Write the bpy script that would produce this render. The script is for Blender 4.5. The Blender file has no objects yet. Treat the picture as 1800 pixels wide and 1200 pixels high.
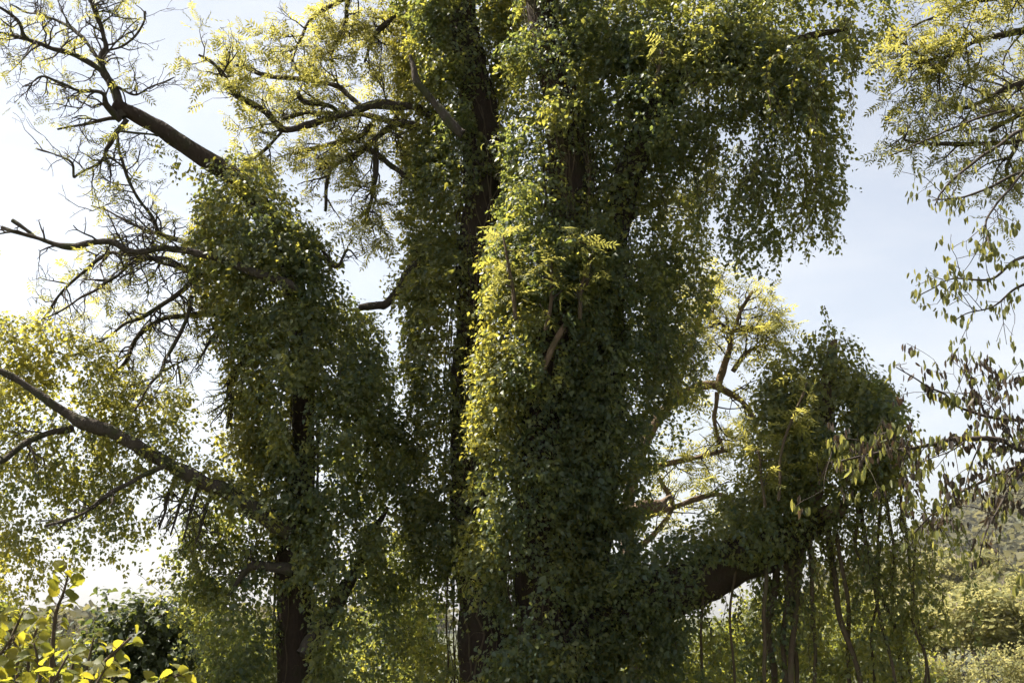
import bpy, math
import numpy as np
from mathutils import Matrix, Vector

rng = np.random.default_rng(11)
C = bpy.context.scene.collection
SC = bpy.context.scene

# ------------------------------------------------------------------ camera
PITCH = math.radians(12.0)
FOC = 2473.0                      # focal length in pixels of the 1800 px wide photograph
EYE = np.array([0.0, 0.0, 1.6])
cam_d = bpy.data.cameras.new('camera')
cam_d.sensor_width = 36.0
cam_d.lens = 36.0 * FOC / 1800.0
cam_d.clip_start = 0.1
cam_d.clip_end = 8000.0
cam = bpy.data.objects.new('camera', cam_d)
cam.location = EYE
cam.rotation_euler = (math.pi / 2 + PITCH, 0, 0)
C.objects.link(cam)
SC.camera = cam

# ------------------------------------------------------------------ sky, sun, exposure
SUN_EL, SUN_AZ = math.radians(58), math.radians(-74)      # azimuth from +Y, negative = to the left
SKY_STRENGTH = 0.05
world = bpy.data.worlds.new('World')
SC.world = world
world.use_nodes = True
wn, wl = world.node_tree.nodes, world.node_tree.links
wn.clear()
w_out = wn.new('ShaderNodeOutputWorld')
w_bg = wn.new('ShaderNodeBackground')
w_bg.inputs['Strength'].default_value = SKY_STRENGTH
sky = wn.new('ShaderNodeTexSky')
sky.sky_type = 'NISHITA'
sky.sun_disc = False
sky.sun_elevation = SUN_EL
sky.sun_rotation = SUN_AZ
sky.altitude = 300
sky.air_density = 1.0
sky.dust_density = 3.2
sky.ozone_density = 1.0
# a thin even layer of high cloud, laid out on a plane far overhead
w_tc = wn.new('ShaderNodeTexCoord')
w_sep = wn.new('ShaderNodeSeparateXYZ')
wl.new(w_tc.outputs['Generated'], w_sep.inputs[0])
def wmath(op, a, b=None):
    n = wn.new('ShaderNodeMath'); n.operation = op
    for i, v in enumerate((a, b)):
        if v is None: continue
        if isinstance(v, (int, float)): n.inputs[i].default_value = v
        else: wl.new(v, n.inputs[i])
    return n.outputs[0]
zz = wmath('MAXIMUM', wmath('ADD', w_sep.outputs[2], 0.12), 0.05)
w_comb = wn.new('ShaderNodeCombineXYZ')
wl.new(wmath('DIVIDE', w_sep.outputs[0], zz), w_comb.inputs[0])
wl.new(wmath('DIVIDE', w_sep.outputs[1], zz), w_comb.inputs[1])
w_no = wn.new('ShaderNodeTexNoise')
w_no.inputs['Scale'].default_value = 1.1
w_no.inputs['Detail'].default_value = 7
w_no.inputs['Roughness'].default_value = 0.58
w_no.inputs['Distortion'].default_value = 0.3
wl.new(w_comb.outputs[0], w_no.inputs['Vector'])
w_mr = wn.new('ShaderNodeMapRange')
w_mr.inputs['From Min'].default_value = 0.42
w_mr.inputs['From Max'].default_value = 0.72
w_mr.inputs['To Min'].default_value = 0.5
w_mr.inputs['To Max'].default_value = 0.80
wl.new(w_no.outputs['Fac'], w_mr.inputs['Value'])
# clouds scatter the light of the sky behind them: a desaturated, brighter copy of it
w_hsv = wn.new('ShaderNodeHueSaturation')
w_hsv.inputs['Saturation'].default_value = 0.12
w_hsv.inputs['Value'].default_value = 1.38
wl.new(sky.outputs[0], w_hsv.inputs['Color'])
w_mix = wn.new('ShaderNodeMix'); w_mix.data_type = 'RGBA'
wl.new(w_mr.outputs[0], w_mix.inputs[0])
wl.new(sky.outputs[0], w_mix.inputs[6])
wl.new(w_hsv.outputs[0], w_mix.inputs[7])
wl.new(w_mix.outputs[2], w_bg.inputs['Color'])
wl.new(w_bg.outputs[0], w_out.inputs['Surface'])

sun_d = bpy.data.lights.new('sun', 'SUN')
sun_d.energy = 5.0
sun_d.angle = math.radians(0.5)
sun_d.color = (1.0, 0.93, 0.82)
sun = bpy.data.objects.new('sun', sun_d)
to_sun = Vector((math.sin(SUN_AZ) * math.cos(SUN_EL), math.cos(SUN_AZ) * math.cos(SUN_EL), math.sin(SUN_EL)))
sun.rotation_euler = to_sun.to_track_quat('Z', 'Y').to_euler()
sun.location = (0, 0, 30)
C.objects.link(sun)

HAZE = 0.00012
SC.view_settings.view_transform = 'Standard'
SC.view_settings.look = 'None'
SC.view_settings.exposure = 1.82
SC.view_settings.gamma = 1.0
SC.view_settings.use_curve_mapping = False
SC.render.engine = 'CYCLES'
SC.cycles.max_bounces = 5
SC.cycles.diffuse_bounces = 3
SC.cycles.glossy_bounces = 2
SC.cycles.transmission_bounces = 3
SC.cycles.adaptive_threshold = 0.035
SC.cycles.use_denoising = True

# ------------------------------------------------------------------ helpers
def P(px, py, d):
    """Point at depth y = d seen at photograph pixel (px, py); used to survey positions of things at their own distance."""
    x, y = (px - 900.0) / FOC, (600.0 - py) / FOC
    t = d / (math.cos(PITCH) - y * math.sin(PITCH))
    return EYE + t * np.array([x, math.cos(PITCH) - y * math.sin(PITCH), math.sin(PITCH) + y * math.cos(PITCH)])
def mpp(d): return d / math.cos(PITCH) / FOC
def nrm(v):
    return v / np.maximum(np.linalg.norm(v, axis=-1, keepdims=True), 1e-9)
def rv(n): return nrm(rng.normal(size=(n, 3)))
UP = np.array([0, 0, 1.0])
def sstep(x, a, b):
    t = np.clip((np.asarray(x, float) - a) / (b - a), 0, 1); return t * t * (3 - 2 * t)

def vnoise(p, seed=0):
    p = np.asarray(p, float)
    i = np.floor(p).astype(np.int64); f = p - i; f = f * f * (3 - 2 * f)
    def h(a):
        n = (a[..., 0] * 374761393 + a[..., 1] * 668265263 + a[..., 2] * 2147483647 + seed * 1274126177) & 0xffffffff
        n = ((n ^ (n >> 13)) * 1274126177) & 0xffffffff
        return ((n ^ (n >> 16)) & 0xffff) / 65535.0
    r = 0
    for dx in (0, 1):
        for dy in (0, 1):
            for dz in (0, 1):
                w = (f[..., 0] if dx else 1 - f[..., 0]) * (f[..., 1] if dy else 1 - f[..., 1]) * (f[..., 2] if dz else 1 - f[..., 2])
                r = r + w * h(i + np.array([dx, dy, dz]))
    return r

def make_mesh(name, V, F, mat, attrs=None, smooth=False):
    me = bpy.data.meshes.new(name)
    V = np.ascontiguousarray(V, np.float32); F = np.ascontiguousarray(F, np.int32)
    me.vertices.add(len(V)); me.vertices.foreach_set('co', V.ravel())
    me.loops.add(F.size); me.loops.foreach_set('vertex_index', F.ravel())
    me.polygons.add(len(F))
    me.polygons.foreach_set('loop_start', np.arange(0, F.size, F.shape[1], dtype=np.int32))
    if smooth: me.polygons.foreach_set('use_smooth', np.ones(len(F), bool))
    for k, a in (attrs or {}).items():
        at = me.attributes.new(k, 'FLOAT', 'POINT'); at.data.foreach_set('value', np.ascontiguousarray(a, np.float32))
    me.materials.append(mat)
    me.update(calc_edges=True)
    return me

def link(name, data, parent=None, inv=None):
    o = bpy.data.objects.new(name, data); C.objects.link(o)
    if parent is not None:
        o.parent = parent
        if inv is not None: o.matrix_parent_inverse = inv
    return o

class Thing:
    """An Empty at the base of a thing; parts are built in world coordinates and parented to it."""
    def __init__(s, name, label, cat, loc, group=None):
        s.o = bpy.data.objects.new(name, None); C.objects.link(s.o)
        s.o.empty_display_size = 0.2
        s.o.location = loc; s.o['label'] = label; s.o['category'] = cat
        if group: s.o['group'] = group
        s.inv = Matrix.Translation(-Vector(loc))
    def part(s, name, V, F, mat, attrs=None, smooth=False, sub=None, kind=None, label=None):
        me = make_mesh(name, V, F, mat, attrs, smooth)
        o = link(name, me, sub if sub else s.o, None if sub else s.inv)
        if kind: o['kind'] = kind
        if label: o['label'] = label
        return o
    def piece(s, name, me, M):
        o = link(name, me, s.o, s.inv); o.matrix_basis = M
        return o

def struct(name, V, F, mat, smooth=True):
    o = link(name, make_mesh(name, V, F, mat, None, smooth)); o['kind'] = 'structure'; return o

# --- curves and tubes
def spline(pts, n):
    """Catmull-Rom through rows (any columns), n samples."""
    p = np.asarray(pts, float)
    if len(p) == 2: p = np.vstack([p[0], (p[0] + p[1]) / 2, p[1]])
    q = np.vstack([2 * p[0] - p[1], p, 2 * p[-1] - p[-2]])
    u = np.linspace(0, len(p) - 1 - 1e-6, n); i = u.astype(int); t = (u - i)[:, None]
    a, b, c, d = q[i], q[i + 1], q[i + 2], q[i + 3]
    return 0.5 * (2 * b + (c - a) * t + (2 * a - 5 * b + 4 * c - d) * t * t + (3 * b - a - 3 * c + d) * t ** 3)

def splinter(V, F, sides, n, axis, amount, seed):
    # the last rings of a tube torn into uneven slivers
    r = np.random.default_rng(seed); V = V.copy()
    j = r.uniform(-1, 1, sides) * amount
    for ring, w in ((n - 1, 1.0), (n - 2, .45)):
        V[ring * sides:(ring + 1) * sides] += np.asarray(axis) * (j * w)[:, None]
    V[-1] -= np.asarray(axis) * amount * 1.2
    return V, F
class Acc:
    def __init__(s): s.V, s.F, s.n = [], [], 0
    def add(s, V, F):
        s.V.append(V); s.F.append(F + s.n); s.n += len(V)
    def get(s):
        if not s.V: return np.zeros((0, 3)), np.zeros((0, 3), int)
        return np.vstack(s.V), np.vstack(s.F)

def tube(pts, rad, sides=5, rough=0.0, cap=True):
    p = np.asarray(pts, float); n = len(p); rad = np.broadcast_to(np.asarray(rad, float), (n,))
    t = nrm(np.gradient(p, axis=0))
    ref = np.array([1.0, 0.13, 0.07]) if abs(t[:, 0]).mean() < 0.8 else np.array([0.1, 1.0, 0.1])
    a = nrm(np.cross(t, ref)); b = np.cross(t, a)
    th = np.linspace(0, 2 * math.pi, sides, endpoint=False)
    off = np.cos(th)[None, :, None] * a[:, None, :] + np.sin(th)[None, :, None] * b[:, None, :]
    R = rad[:, None] * np.ones(sides)
    if rough:
        q = p[:, None, :] + off * R[..., None]
        R = R * (1 + rough * 1.6 * (vnoise(q * 3.5, 6) - .5) + rough * (vnoise(q * 9.0, 3) - 0.5) * 2 + rough * 0.8 * (vnoise(q * np.array([38, 38, 9.0]), 5) - 0.5))
    V = (p[:, None, :] + off * R[..., None]).reshape(-1, 3)
    i = np.arange(n - 1)[:, None] * sides; j = np.arange(sides)[None, :]; k = (j + 1) % sides
    A, B, Cc, D = (i + j).ravel(), (i + k).ravel(), (i + sides + k).ravel(), (i + sides + j).ravel()
    F = np.vstack([np.stack([A, B, Cc], 1), np.stack([A, Cc, D], 1)])
    if cap:
        V = np.vstack([V, p[-1:] + t[-1:] * rad[-1] * 0.4]); e = len(V) - 1
        base = (n - 1) * sides
        F = np.vstack([F, np.stack([base + j[0], base + k[0], np.full(sides, e)], 1)])
    return V, F

# --- leaves
def basis(nv, tip):
    z = nrm(nv); y = nrm(tip - (tip * z).sum(-1, keepdims=True) * z); x = np.cross(y, z)
    return x, y, z
def stamp(T, TF, pos, nv, tip, scale):
    """Copies of a template, y = tip, z = normal."""
    x, y, z = basis(nv, tip); s = np.asarray(scale)[:, None, None]
    V = pos[:, None, :] + s * (T[None, :, 0:1] * x[:, None, :] + T[None, :, 1:2] * y[:, None, :] + T[None, :, 2:3] * z[:, None, :])
    F = TF[None] + (np.arange(len(pos)) * len(T))[:, None, None]
    return V.reshape(-1, 3), F.reshape(-1, 3)
def leaf_matrix(pos, nv, tip, s):
    x, y, z = basis(nv[None], tip[None])
    M = Matrix.Identity(4)
    for r in range(3):
        M[r][0] = x[0][r] * s; M[r][1] = y[0][r] * s; M[r][2] = z[0][r] * s; M[r][3] = pos[r]
    return M
# heart-shaped climber leaf, folded along the rib, tip drooping
HEART = np.array([[0, 0, 0], [-.36, .10, .06], [-.42, .38, .08], [-.22, .74, .0], [0, 1.08, -.14], [.22, .74, .0], [.42, .38, .08], [.36, .10, .06], [0, .46, -.02]])
HEART_F = np.array([[8, 0, 1], [8, 1, 2], [8, 2, 3], [8, 3, 4], [8, 4, 5], [8, 5, 6], [8, 6, 7], [8, 7, 0]])[:, ::-1]
OVAL = np.array([[0, 0, 0], [-.36, .40, .09], [0, 1.05, -.10], [.36, .40, .09], [0, .45, 0]])
OVAL_F = np.array([[0, 4, 1], [4, 2, 1], [0, 3, 4], [4, 3, 2]])
LANCE = np.array([[0, 0, 0], [-.17, .45, .10], [0, 1.05, -.2], [.17, .45, .10]])
LANCE_F = np.array([[0, 2, 1], [0, 3, 2]])
KITE = np.array([[0, 0, 0], [-.37, .38, .10], [0, 1.05, -.10], [.37, .38, .10]])
def rolled_leaf():
    # wilted leaf, folded lengthwise and hanging
    T = np.array([[0, 0, 0], [-.16, .25, .13], [-.15, .62, .15], [0, 1.0, .02], [.15, .62, .15], [.16, .25, .13], [0, .3, -.03], [0, .65, -.05]])
    F = np.array([[0, 6, 1], [6, 7, 2], [6, 2, 1], [7, 3, 2], [0, 5, 6], [6, 5, 4], [6, 4, 7], [7, 4, 3]])
    return T, F
def pinnate(pairs=5, curve=0.25, asp=0.17, ll=0.34):
    V, F = [], []
    def ribpt(u): return np.array([0, u, -curve * u * u])
    for k in range(pairs):
        u = 0.28 + 0.66 * k / (pairs - 1) if pairs > 1 else 0.5
        L = ll * (1.0 - 0.25 * abs(k - pairs * 0.5) / pairs)
        for sd in (-1, 1):
            d = nrm(np.array([sd * 0.86, 0.50, -0.18 + 0.14 * ((k * 7 + sd) % 3 - 1)])); w = np.array([-d[1] * sd, d[0] * sd, 0]); w = nrm(w)
            b = ribpt(u); n = len(V)
            V += [b, b + d * L * .45 + w * L * asp + np.array([0, 0, .03]) * L, b + d * L + np.array([0, 0, -.12]) * L, b + d * L * .45 - w * L * asp + np.array([0, 0, .03]) * L]
            F += [[n, n + 2, n + 1], [n, n + 3, n + 2]] if sd < 0 else [[n, n + 1, n + 2], [n, n + 2, n + 3]]
    b = ribpt(.98); n = len(V); L = ll
    V += [b, b + np.array([-asp * L, .45 * L, 0]), b + np.array([0, L, -.15 * L]), b + np.array([asp * L, .45 * L, 0])]
    F += [[n, n + 2, n + 1], [n, n + 3, n + 2]]
    n = len(V); m = ribpt(.5)                                     # rachis
    V += [np.array([-.012, 0, 0]), np.array([.012, 0, 0]), m + np.array([.008, 0, 0]), m + np.array([-.008, 0, 0]), ribpt(1.0)]
    F += [[n, n + 1, n + 2], [n, n + 2, n + 3], [n + 3, n + 2, n + 4]]
    return np.array(V), np.array(F)
PIN = [pinnate(5, .25), pinnate(4, .12), pinnate(5, .45), pinnate(6, .3, .15, .3)]
# hazel leaf: round, toothed, pleated along the veins
def hazel_leaf(seed):
    r = np.random.default_rng(seed)
    n = 9
    u = np.linspace(0, 1, n)
    w = 0.46 * np.sin(np.pi * np.clip(u, 0, 1) ** 0.8) ** 0.7 * (1 + 0.0 * u); w[0] = 0.05; w[-1] = 0.0
    tooth = 1 + 0.10 * np.where(np.arange(n) % 2, 1, -1) * (u > .1) * (u < .95) * r.uniform(.5, 1.2, n)
    cup, droop = r.uniform(.02, .22), r.uniform(.05, .35)
    V, F = [], []
    for k in range(n):
        pl = 0.03 * (1 if k % 2 else -1)
        z = -droop * u[k] ** 2
        for sx in (-1, -.5, 0, .5, 1):
            V.append([sx * w[k] * (tooth[k] if abs(sx) == 1 else 1), u[k] + (.05 if abs(sx) == 1 else 0) * u[k], z + cup * abs(sx) * w[k] * 2 + pl * (abs(sx) == .5)])
    for k in range(n - 1):
        for j in range(4):
            a = k * 5 + j
            F += [[a, a + 1, a + 6], [a, a + 6, a + 5]]
    return np.array(V), np.array(F)

# ------------------------------------------------------------------ materials
def new_mat(name):
    m = bpy.data.materials.new(name); m.use_nodes = True; m.node_tree.nodes.clear(); return m, m.node_tree.nodes, m.node_tree.links
def leaf_mat(name, dark, light, trans_dark, trans_light, tmix=0.5, rough=0.42, spec=0.5):
    """Thin leaf: reflects, and lets the sun glow through. Colour varies from leaf to leaf (attribute or object random)."""
    m, N, L = new_mat(name)
    out = N.new('ShaderNodeOutputMaterial')
    at = N.new('ShaderNodeAttribute'); at.attribute_name = 'tone'
    oi = N.new('ShaderNodeObjectInfo')
    tc = N.new('ShaderNodeTexCoord'); no = N.new('ShaderNodeTexNoise'); no.inputs['Scale'].default_value = 30.0; no.inputs['Detail'].default_value = 2
    L.new(tc.outputs['Object'], no.inputs['Vector'])
    a1 = N.new('ShaderNodeMath'); a1.operation = 'MULTIPLY_ADD'; L.new(no.outputs['Fac'], a1.inputs[0]); a1.inputs[1].default_value = 0.5; a1.inputs[2].default_value = -0.25
    a2 = N.new('ShaderNodeMath'); a2.operation = 'ADD'; a2.use_clamp = True; L.new(at.outputs['Fac'], a2.inputs[0]); L.new(a1.outputs[0], a2.inputs[1])
    def ramp(c0, c1):
        x = N.new('ShaderNodeMix'); x.data_type = 'RGBA'; L.new(a2.outputs[0], x.inputs[0])
        x.inputs[6].default_value = (*c0, 1); x.inputs[7].default_value = (*c1, 1); return x.outputs[2]
    bs = N.new('ShaderNodeBsdfPrincipled')
    L.new(ramp(dark, light), bs.inputs['Base Color'])
    bs.inputs['Roughness'].default_value = rough; bs.inputs['Specular IOR Level'].default_value = spec
    tr = N.new('ShaderNodeBsdfTranslucent'); L.new(ramp(trans_dark, trans_light), tr.inputs['Color'])
    mx = N.new('ShaderNodeMixShader'); mx.inputs[0].default_value = tmix
    L.new(bs.outputs[0], mx.inputs[1]); L.new(tr.outputs[0], mx.inputs[2]); L.new(mx.outputs[0], out.inputs['Surface'])
    return m
def bark_mat(name, c0, c1, moss=(0.06, 0.075, 0.02), moss_amt=0.5, scale=1.0, bump=0.6):
    m, N, L = new_mat(name)
    out = N.new('ShaderNodeOutputMaterial'); bs = N.new('ShaderNodeBsdfPrincipled')
    tc = N.new('ShaderNodeTexCoord'); mp = N.new('ShaderNodeMapping'); mp.inputs['Scale'].default_value = (14 * scale, 14 * scale, 4.5 * scale)
    L.new(tc.outputs['Object'], mp.inputs['Vector'])
    n1 = N.new('ShaderNodeTexNoise'); n1.inputs['Scale'].default_value = 2.2; n1.inputs['Detail'].default_value = 8; n1.inputs['Roughness'].default_value = .65
    L.new(mp.outputs[0], n1.inputs['Vector'])
    vo = N.new('ShaderNodeTexVoronoi'); vo.feature = 'DISTANCE_TO_EDGE'; vo.inputs['Scale'].default_value = 3.0; L.new(mp.outputs[0], vo.inputs['Vector'])
    cr = N.new('ShaderNodeMix'); cr.data_type = 'RGBA'; cr.inputs[6].default_value = (*c0, 1); cr.inputs[7].default_value = (*c1, 1)
    L.new(n1.outputs['Fac'], cr.inputs[0])
    n2 = N.new('ShaderNodeTexNoise'); n2.inputs['Scale'].default_value = 6.0 * scale; n2.inputs['Detail'].default_value = 5; L.new(tc.outputs['Object'], n2.inputs['Vector'])
    mr = N.new('ShaderNodeMapRange'); mr.inputs['From Min'].default_value = .5; mr.inputs['From Max'].default_value = .64; mr.inputs['To Max'].default_value = moss_amt
    L.new(n2.outputs['Fac'], mr.inputs['Value'])
    ms = N.new('ShaderNodeMix'); ms.data_type = 'RGBA'; L.new(mr.outputs[0], ms.inputs[0]); L.new(cr.outputs[2], ms.inputs[6]); ms.inputs[7].default_value = (*moss, 1)
    L.new(ms.outputs[2], bs.inputs['Base Color']); bs.inputs['Roughness'].default_value = .9; bs.inputs['Specular IOR Level'].default_value = .2
    ad = N.new('ShaderNodeMath'); ad.operation = 'ADD'; L.new(n1.outputs['Fac'], ad.inputs[0]); L.new(vo.outputs['Distance'], ad.inputs[1])
    bp = N.new('ShaderNodeBump'); bp.inputs['Strength'].default_value = bump; bp.inputs['Distance'].default_value = .02 / scale; L.new(ad.outputs[0], bp.inputs['Height'])
    L.new(bp.outputs[0], bs.inputs['Normal']); L.new(bs.outputs[0], out.inputs['Surface'])
    return m
def ground_mat(name, c0, c1, scale):
    m, N, L = new_mat(name)
    out = N.new('ShaderNodeOutputMaterial'); bs = N.new('ShaderNodeBsdfPrincipled'); tc = N.new('ShaderNodeTexCoord')
    n1 = N.new('ShaderNodeTexNoise'); n1.inputs['Scale'].default_value = scale; n1.inputs['Detail'].default_value = 9; L.new(tc.outputs['Object'], n1.inputs['Vector'])
    cr = N.new('ShaderNodeMix'); cr.data_type = 'RGBA'; cr.inputs[6].default_value = (*c0, 1); cr.inputs[7].default_value = (*c1, 1); L.new(n1.outputs['Fac'], cr.inputs[0])
    L.new(cr.outputs[2], bs.inputs['Base Color']); bs.inputs['Roughness'].default_value = 1.0
    bp = N.new('ShaderNodeBump'); bp.inputs['Strength'].default_value = .6; L.new(n1.outputs['Fac'], bp.inputs['Height']); L.new(bp.outputs[0], bs.inputs['Normal'])
    L.new(bs.outputs[0], out.inputs['Surface']); return m

M_IVY = leaf_mat('ivy_leaf', (.038, .064, .043), (.118, .131, .045), (.22, .265, .055), (.66, .57, .075), .48, .45, .42)
M_ASH = leaf_mat('ash_leaf', (.05, .07, .018), (.12, .13, .025), (.25, .25, .055), (.46, .415, .09), .54, .5, .35)
M_SHRUB = leaf_mat('shrub_leaf', (.035, .055, .025), (.09, .105, .03), (.17, .21, .035), (.46, .43, .05), .46, .5, .35)
M_DARKBUSH = leaf_mat('bush_leaf', (.035, .05, .028), (.07, .085, .03), (.11, .14, .03), (.30, .30, .04), .4, .5, .3)
M_HAZEL = leaf_mat('hazel_leaf', (.06, .075, .02), (.10, .10, .025), (.26, .28, .03), (.48, .41, .035), .55, .55, .3)
def add_veins(m):
    # side veins and midrib of the leaf itself, drawn in leaf coordinates
    N, L = m.node_tree.nodes, m.node_tree.links
    tc = N.new('ShaderNodeTexCoord'); sp = N.new('ShaderNodeSeparateXYZ'); L.new(tc.outputs['Object'], sp.inputs[0])
    def mt(op, a, b=None):
        n = N.new('ShaderNodeMath'); n.operation = op
        for i, v in enumerate((a, b)):
            if v is None: continue
            if isinstance(v, (int, float)): n.inputs[i].default_value = v
            else: L.new(v, n.inputs[i])
        return n.outputs[0]
    ax = mt('ABSOLUTE', sp.outputs[0])
    w = mt('ABSOLUTE', mt('SINE', mt('MULTIPLY', mt('SUBTRACT', sp.outputs[1], mt('MULTIPLY', ax, .75)), 24.0)))
    vein = mt('MAXIMUM', mt('LESS_THAN', w, .09), mt('LESS_THAN', ax, .014))
    bp = N.new('ShaderNodeBump'); bp.inputs['Strength'].default_value = .25; bp.inputs['Distance'].default_value = .006; L.new(w, bp.inputs['Height'])
    for n in list(N):
        if n.type in ('BSDF_PRINCIPLED', 'BSDF_TRANSLUCENT'):
            sock = n.inputs['Base Color'] if n.type == 'BSDF_PRINCIPLED' else n.inputs['Color']
            src = sock.links[0].from_socket; mx = N.new('ShaderNodeMix'); mx.data_type = 'RGBA'; mx.blend_type = 'MULTIPLY'
            L.new(mt('MULTIPLY', vein, .2), mx.inputs[0]); L.new(src, mx.inputs[6]); mx.inputs[7].default_value = (.55, .5, .4, 1); L.new(mx.outputs[2], sock)
add_veins(M_HAZEL)
M_DROOP = leaf_mat('drooping_leaf', (.055, .07, .025), (.12, .125, .035), (.22, .23, .05), (.50, .46, .10), .42, .5, .4)
M_WILT = leaf_mat('wilted_leaf', (.040, .032, .027), (.08, .062, .042), (.06, .038, .025), (.17, .11, .05), .3, .6, .3)
M_FAR = leaf_mat('far_tree_leaf', (.10, .11, .045), (.20, .19, .07), (.35, .33, .12), (.60, .53, .20), .42, .7, .2)
M_HILL = leaf_mat('hill_forest_leaf', (.07, .072, .042), (.15, .135, .07), (.12, .115, .05), (.28, .25, .09), .35, .8, .1)
M_BARK = bark_mat('ash_bark', (.022, .017, .014), (.085, .068, .052), moss=(.035,.042,.012), moss_amt=.7)
M_BARKRED = bark_mat('ivy_covered_bark', (.014, .010, .008), (.055, .036, .025), moss=(.03,.035,.012), moss_amt=.5)
M_TWIG = bark_mat('twig_bark', (.028, .021, .018), (.075, .06, .05), moss_amt=.2, scale=2.0, bump=.3)
M_PALE = bark_mat('pale_limb_bark', (.06, .042, .028), (.24, .165, .11), moss=(.04,.045,.015), moss_amt=.75)
M_VINE = bark_mat('vine_stem_bark', (.03, .022, .015), (.12, .085, .052), moss_amt=.3, scale=2.0, bump=.4)
M_FARBARK = bark_mat('far_tree_bark', (.14, .11, .095), (.28, .23, .20), moss_amt=.1, scale=.3)
M_GROUND = ground_mat('ground_soil_grass', (.028, .036, .014), (.062, .062, .028), 2.0)

# ------------------------------------------------------------------ ground and hills, one sheet to the horizon
def terrain(x, y):
    d = np.hypot(x, y)
    h = sstep(y, 80, 430) * (1 - sstep(y, 640, 1100)) * (4 + 138 * sstep(x, 60, 420)) + 3.0 * sstep(y, 25, 85) * sstep(x, 8, 34) + 10 * sstep(y, 150, 500) * sstep(-x, 60, 400)
    h = h + sstep(d, 500, 2500) * 26 * (vnoise(np.stack([x / 700, y / 700, 0 * x], -1), 2) - .3)
    h = h + sstep(d, 60, 200) * 3 * (vnoise(np.stack([x / 60, y / 60, 0 * x], -1), 4) - .5)
    return h + .05 * (vnoise(np.stack([x, y, 0 * x], -1), 8) - .5)
g = np.sign(np.linspace(-1, 1, 181)) * np.abs(np.linspace(-1, 1, 181)) ** 2.6 * 3000
gx, gy = np.meshgrid(g, g)
gV = np.stack([gx, gy, terrain(gx, gy)], -1).reshape(-1, 3)
ii = (np.arange(180)[:, None] * 181 + np.arange(180)[None]).ravel()
gF = np.vstack([np.stack([ii, ii + 1, ii + 182], 1), np.stack([ii, ii + 182, ii + 181], 1)])
struct('ground', gV, gF, M_GROUND)
def gz(x, y): return float(terrain(np.array([x]), np.array([y]))[0])

# ------------------------------------------------------------------ vegetation builders
def px_curve(pts, D, n=24, dz0=0.0, dz1=0.0):
    """Survey rows (px, py, radius_px[, extra depth]) at depth D to world points and radii."""
    p = np.array([list(r) + [0] * (4 - len(r)) for r in pts], float)
    p[:, 3] += np.linspace(dz0, dz1, len(p))
    W = np.array([np.append(P(r[0], r[1], D + r[3]), r[2] * mpp(D + r[3])) for r in p])
    q = spline(W, n)
    return q[:, :3], np.maximum(q[:, 3], .002)

def grow(acc, tips, start, d, length, r, level, up=0.25, wig=0.35, spurs=True, kids=3):
    """A twig with side twigs; collects leaf-bearing tips."""
    n = max(4, int(length / .05)); n = min(n, 12)
    p = np.empty((n, 3)); p[0] = start; dd = d.copy(); st = length / (n - 1)
    for k in range(1, n):
        dd = nrm(dd + wig * rng.normal(size=3) * .6 + np.array([0, 0, up * .35 * k / n]))
        p[k] = p[k - 1] + dd * st
    rad = np.linspace(r, max(r * .45, .0018), n)
    acc.add(*tube(p, rad, 5 if r > .006 else 4))
    if spurs and r < .012:
        for k in range(1, n - 1):
            if rng.random() < .35:
                q = nrm(rng.normal(size=3)); L = rng.uniform(.012, .035)
                acc.add(*tube(np.array([p[k], p[k] + q * L * .5 + UP * .002, p[k] + q * L]), [rad[k] * .8, rad[k] * .7, rad[k] * .9], 4))
    if level > 0:
        for _ in range(kids):
            k = rng.integers(n // 3, n); side = nrm(np.cross(dd, rng.normal(size=3)))
            grow(acc, tips, p[k], nrm(dd * .75 + side * rng.uniform(.5, 1.0)), length * rng.uniform(.4, .65), rad[k] * .7, level - 1, up, wig, spurs, kids)
    tips.append((p[-1], dd))
    if level == 0: tips.append((p[n // 2], dd))

def branch(th, pts, D, mat, dz0=0, dz1=0, twigs=8, tl=.45, level=1, up=.25, bias=None, tips=None, sides=8, name='branch', kids=3, tmin=.15, wig=.35, spurs=True, tr=.55):
    q, r = px_curve(pts, D, max(20, (14 if sides > 9 else 7) * len(pts)), dz0, dz1)
    q = q + .03 * (np.stack([vnoise(q * 7, k) for k in (1, 2, 3)], 1) - .5)
    o = th.part(name, *tube(q, r, sides, .28 if sides > 6 else 0), mat, smooth=True)
    acc = Acc(); t = nrm(np.gradient(q, axis=0)); mine = []
    for _ in range(twigs):
        k = int(len(q) * rng.uniform(tmin, .97)); side = nrm(np.cross(t[k], rng.normal(size=3)))
        d = nrm(t[k] * rng.uniform(.3, 1.0) + side + (np.array(bias) if bias is not None else 0))
        grow(acc, mine, q[k], d, tl * rng.uniform(.5, 1.2) * (1 - .35 * k / len(q)), max(.0032, min(r[k] * tr, .009)), level, up, wig, spurs, kids)
    mine.append((q[-1], t[-1]))
    if acc.n: th.part('twigs', *acc.get(), M_TWIG, smooth=True, sub=o, kind='stuff')
    if tips is not None: tips += mine
    return q

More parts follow.
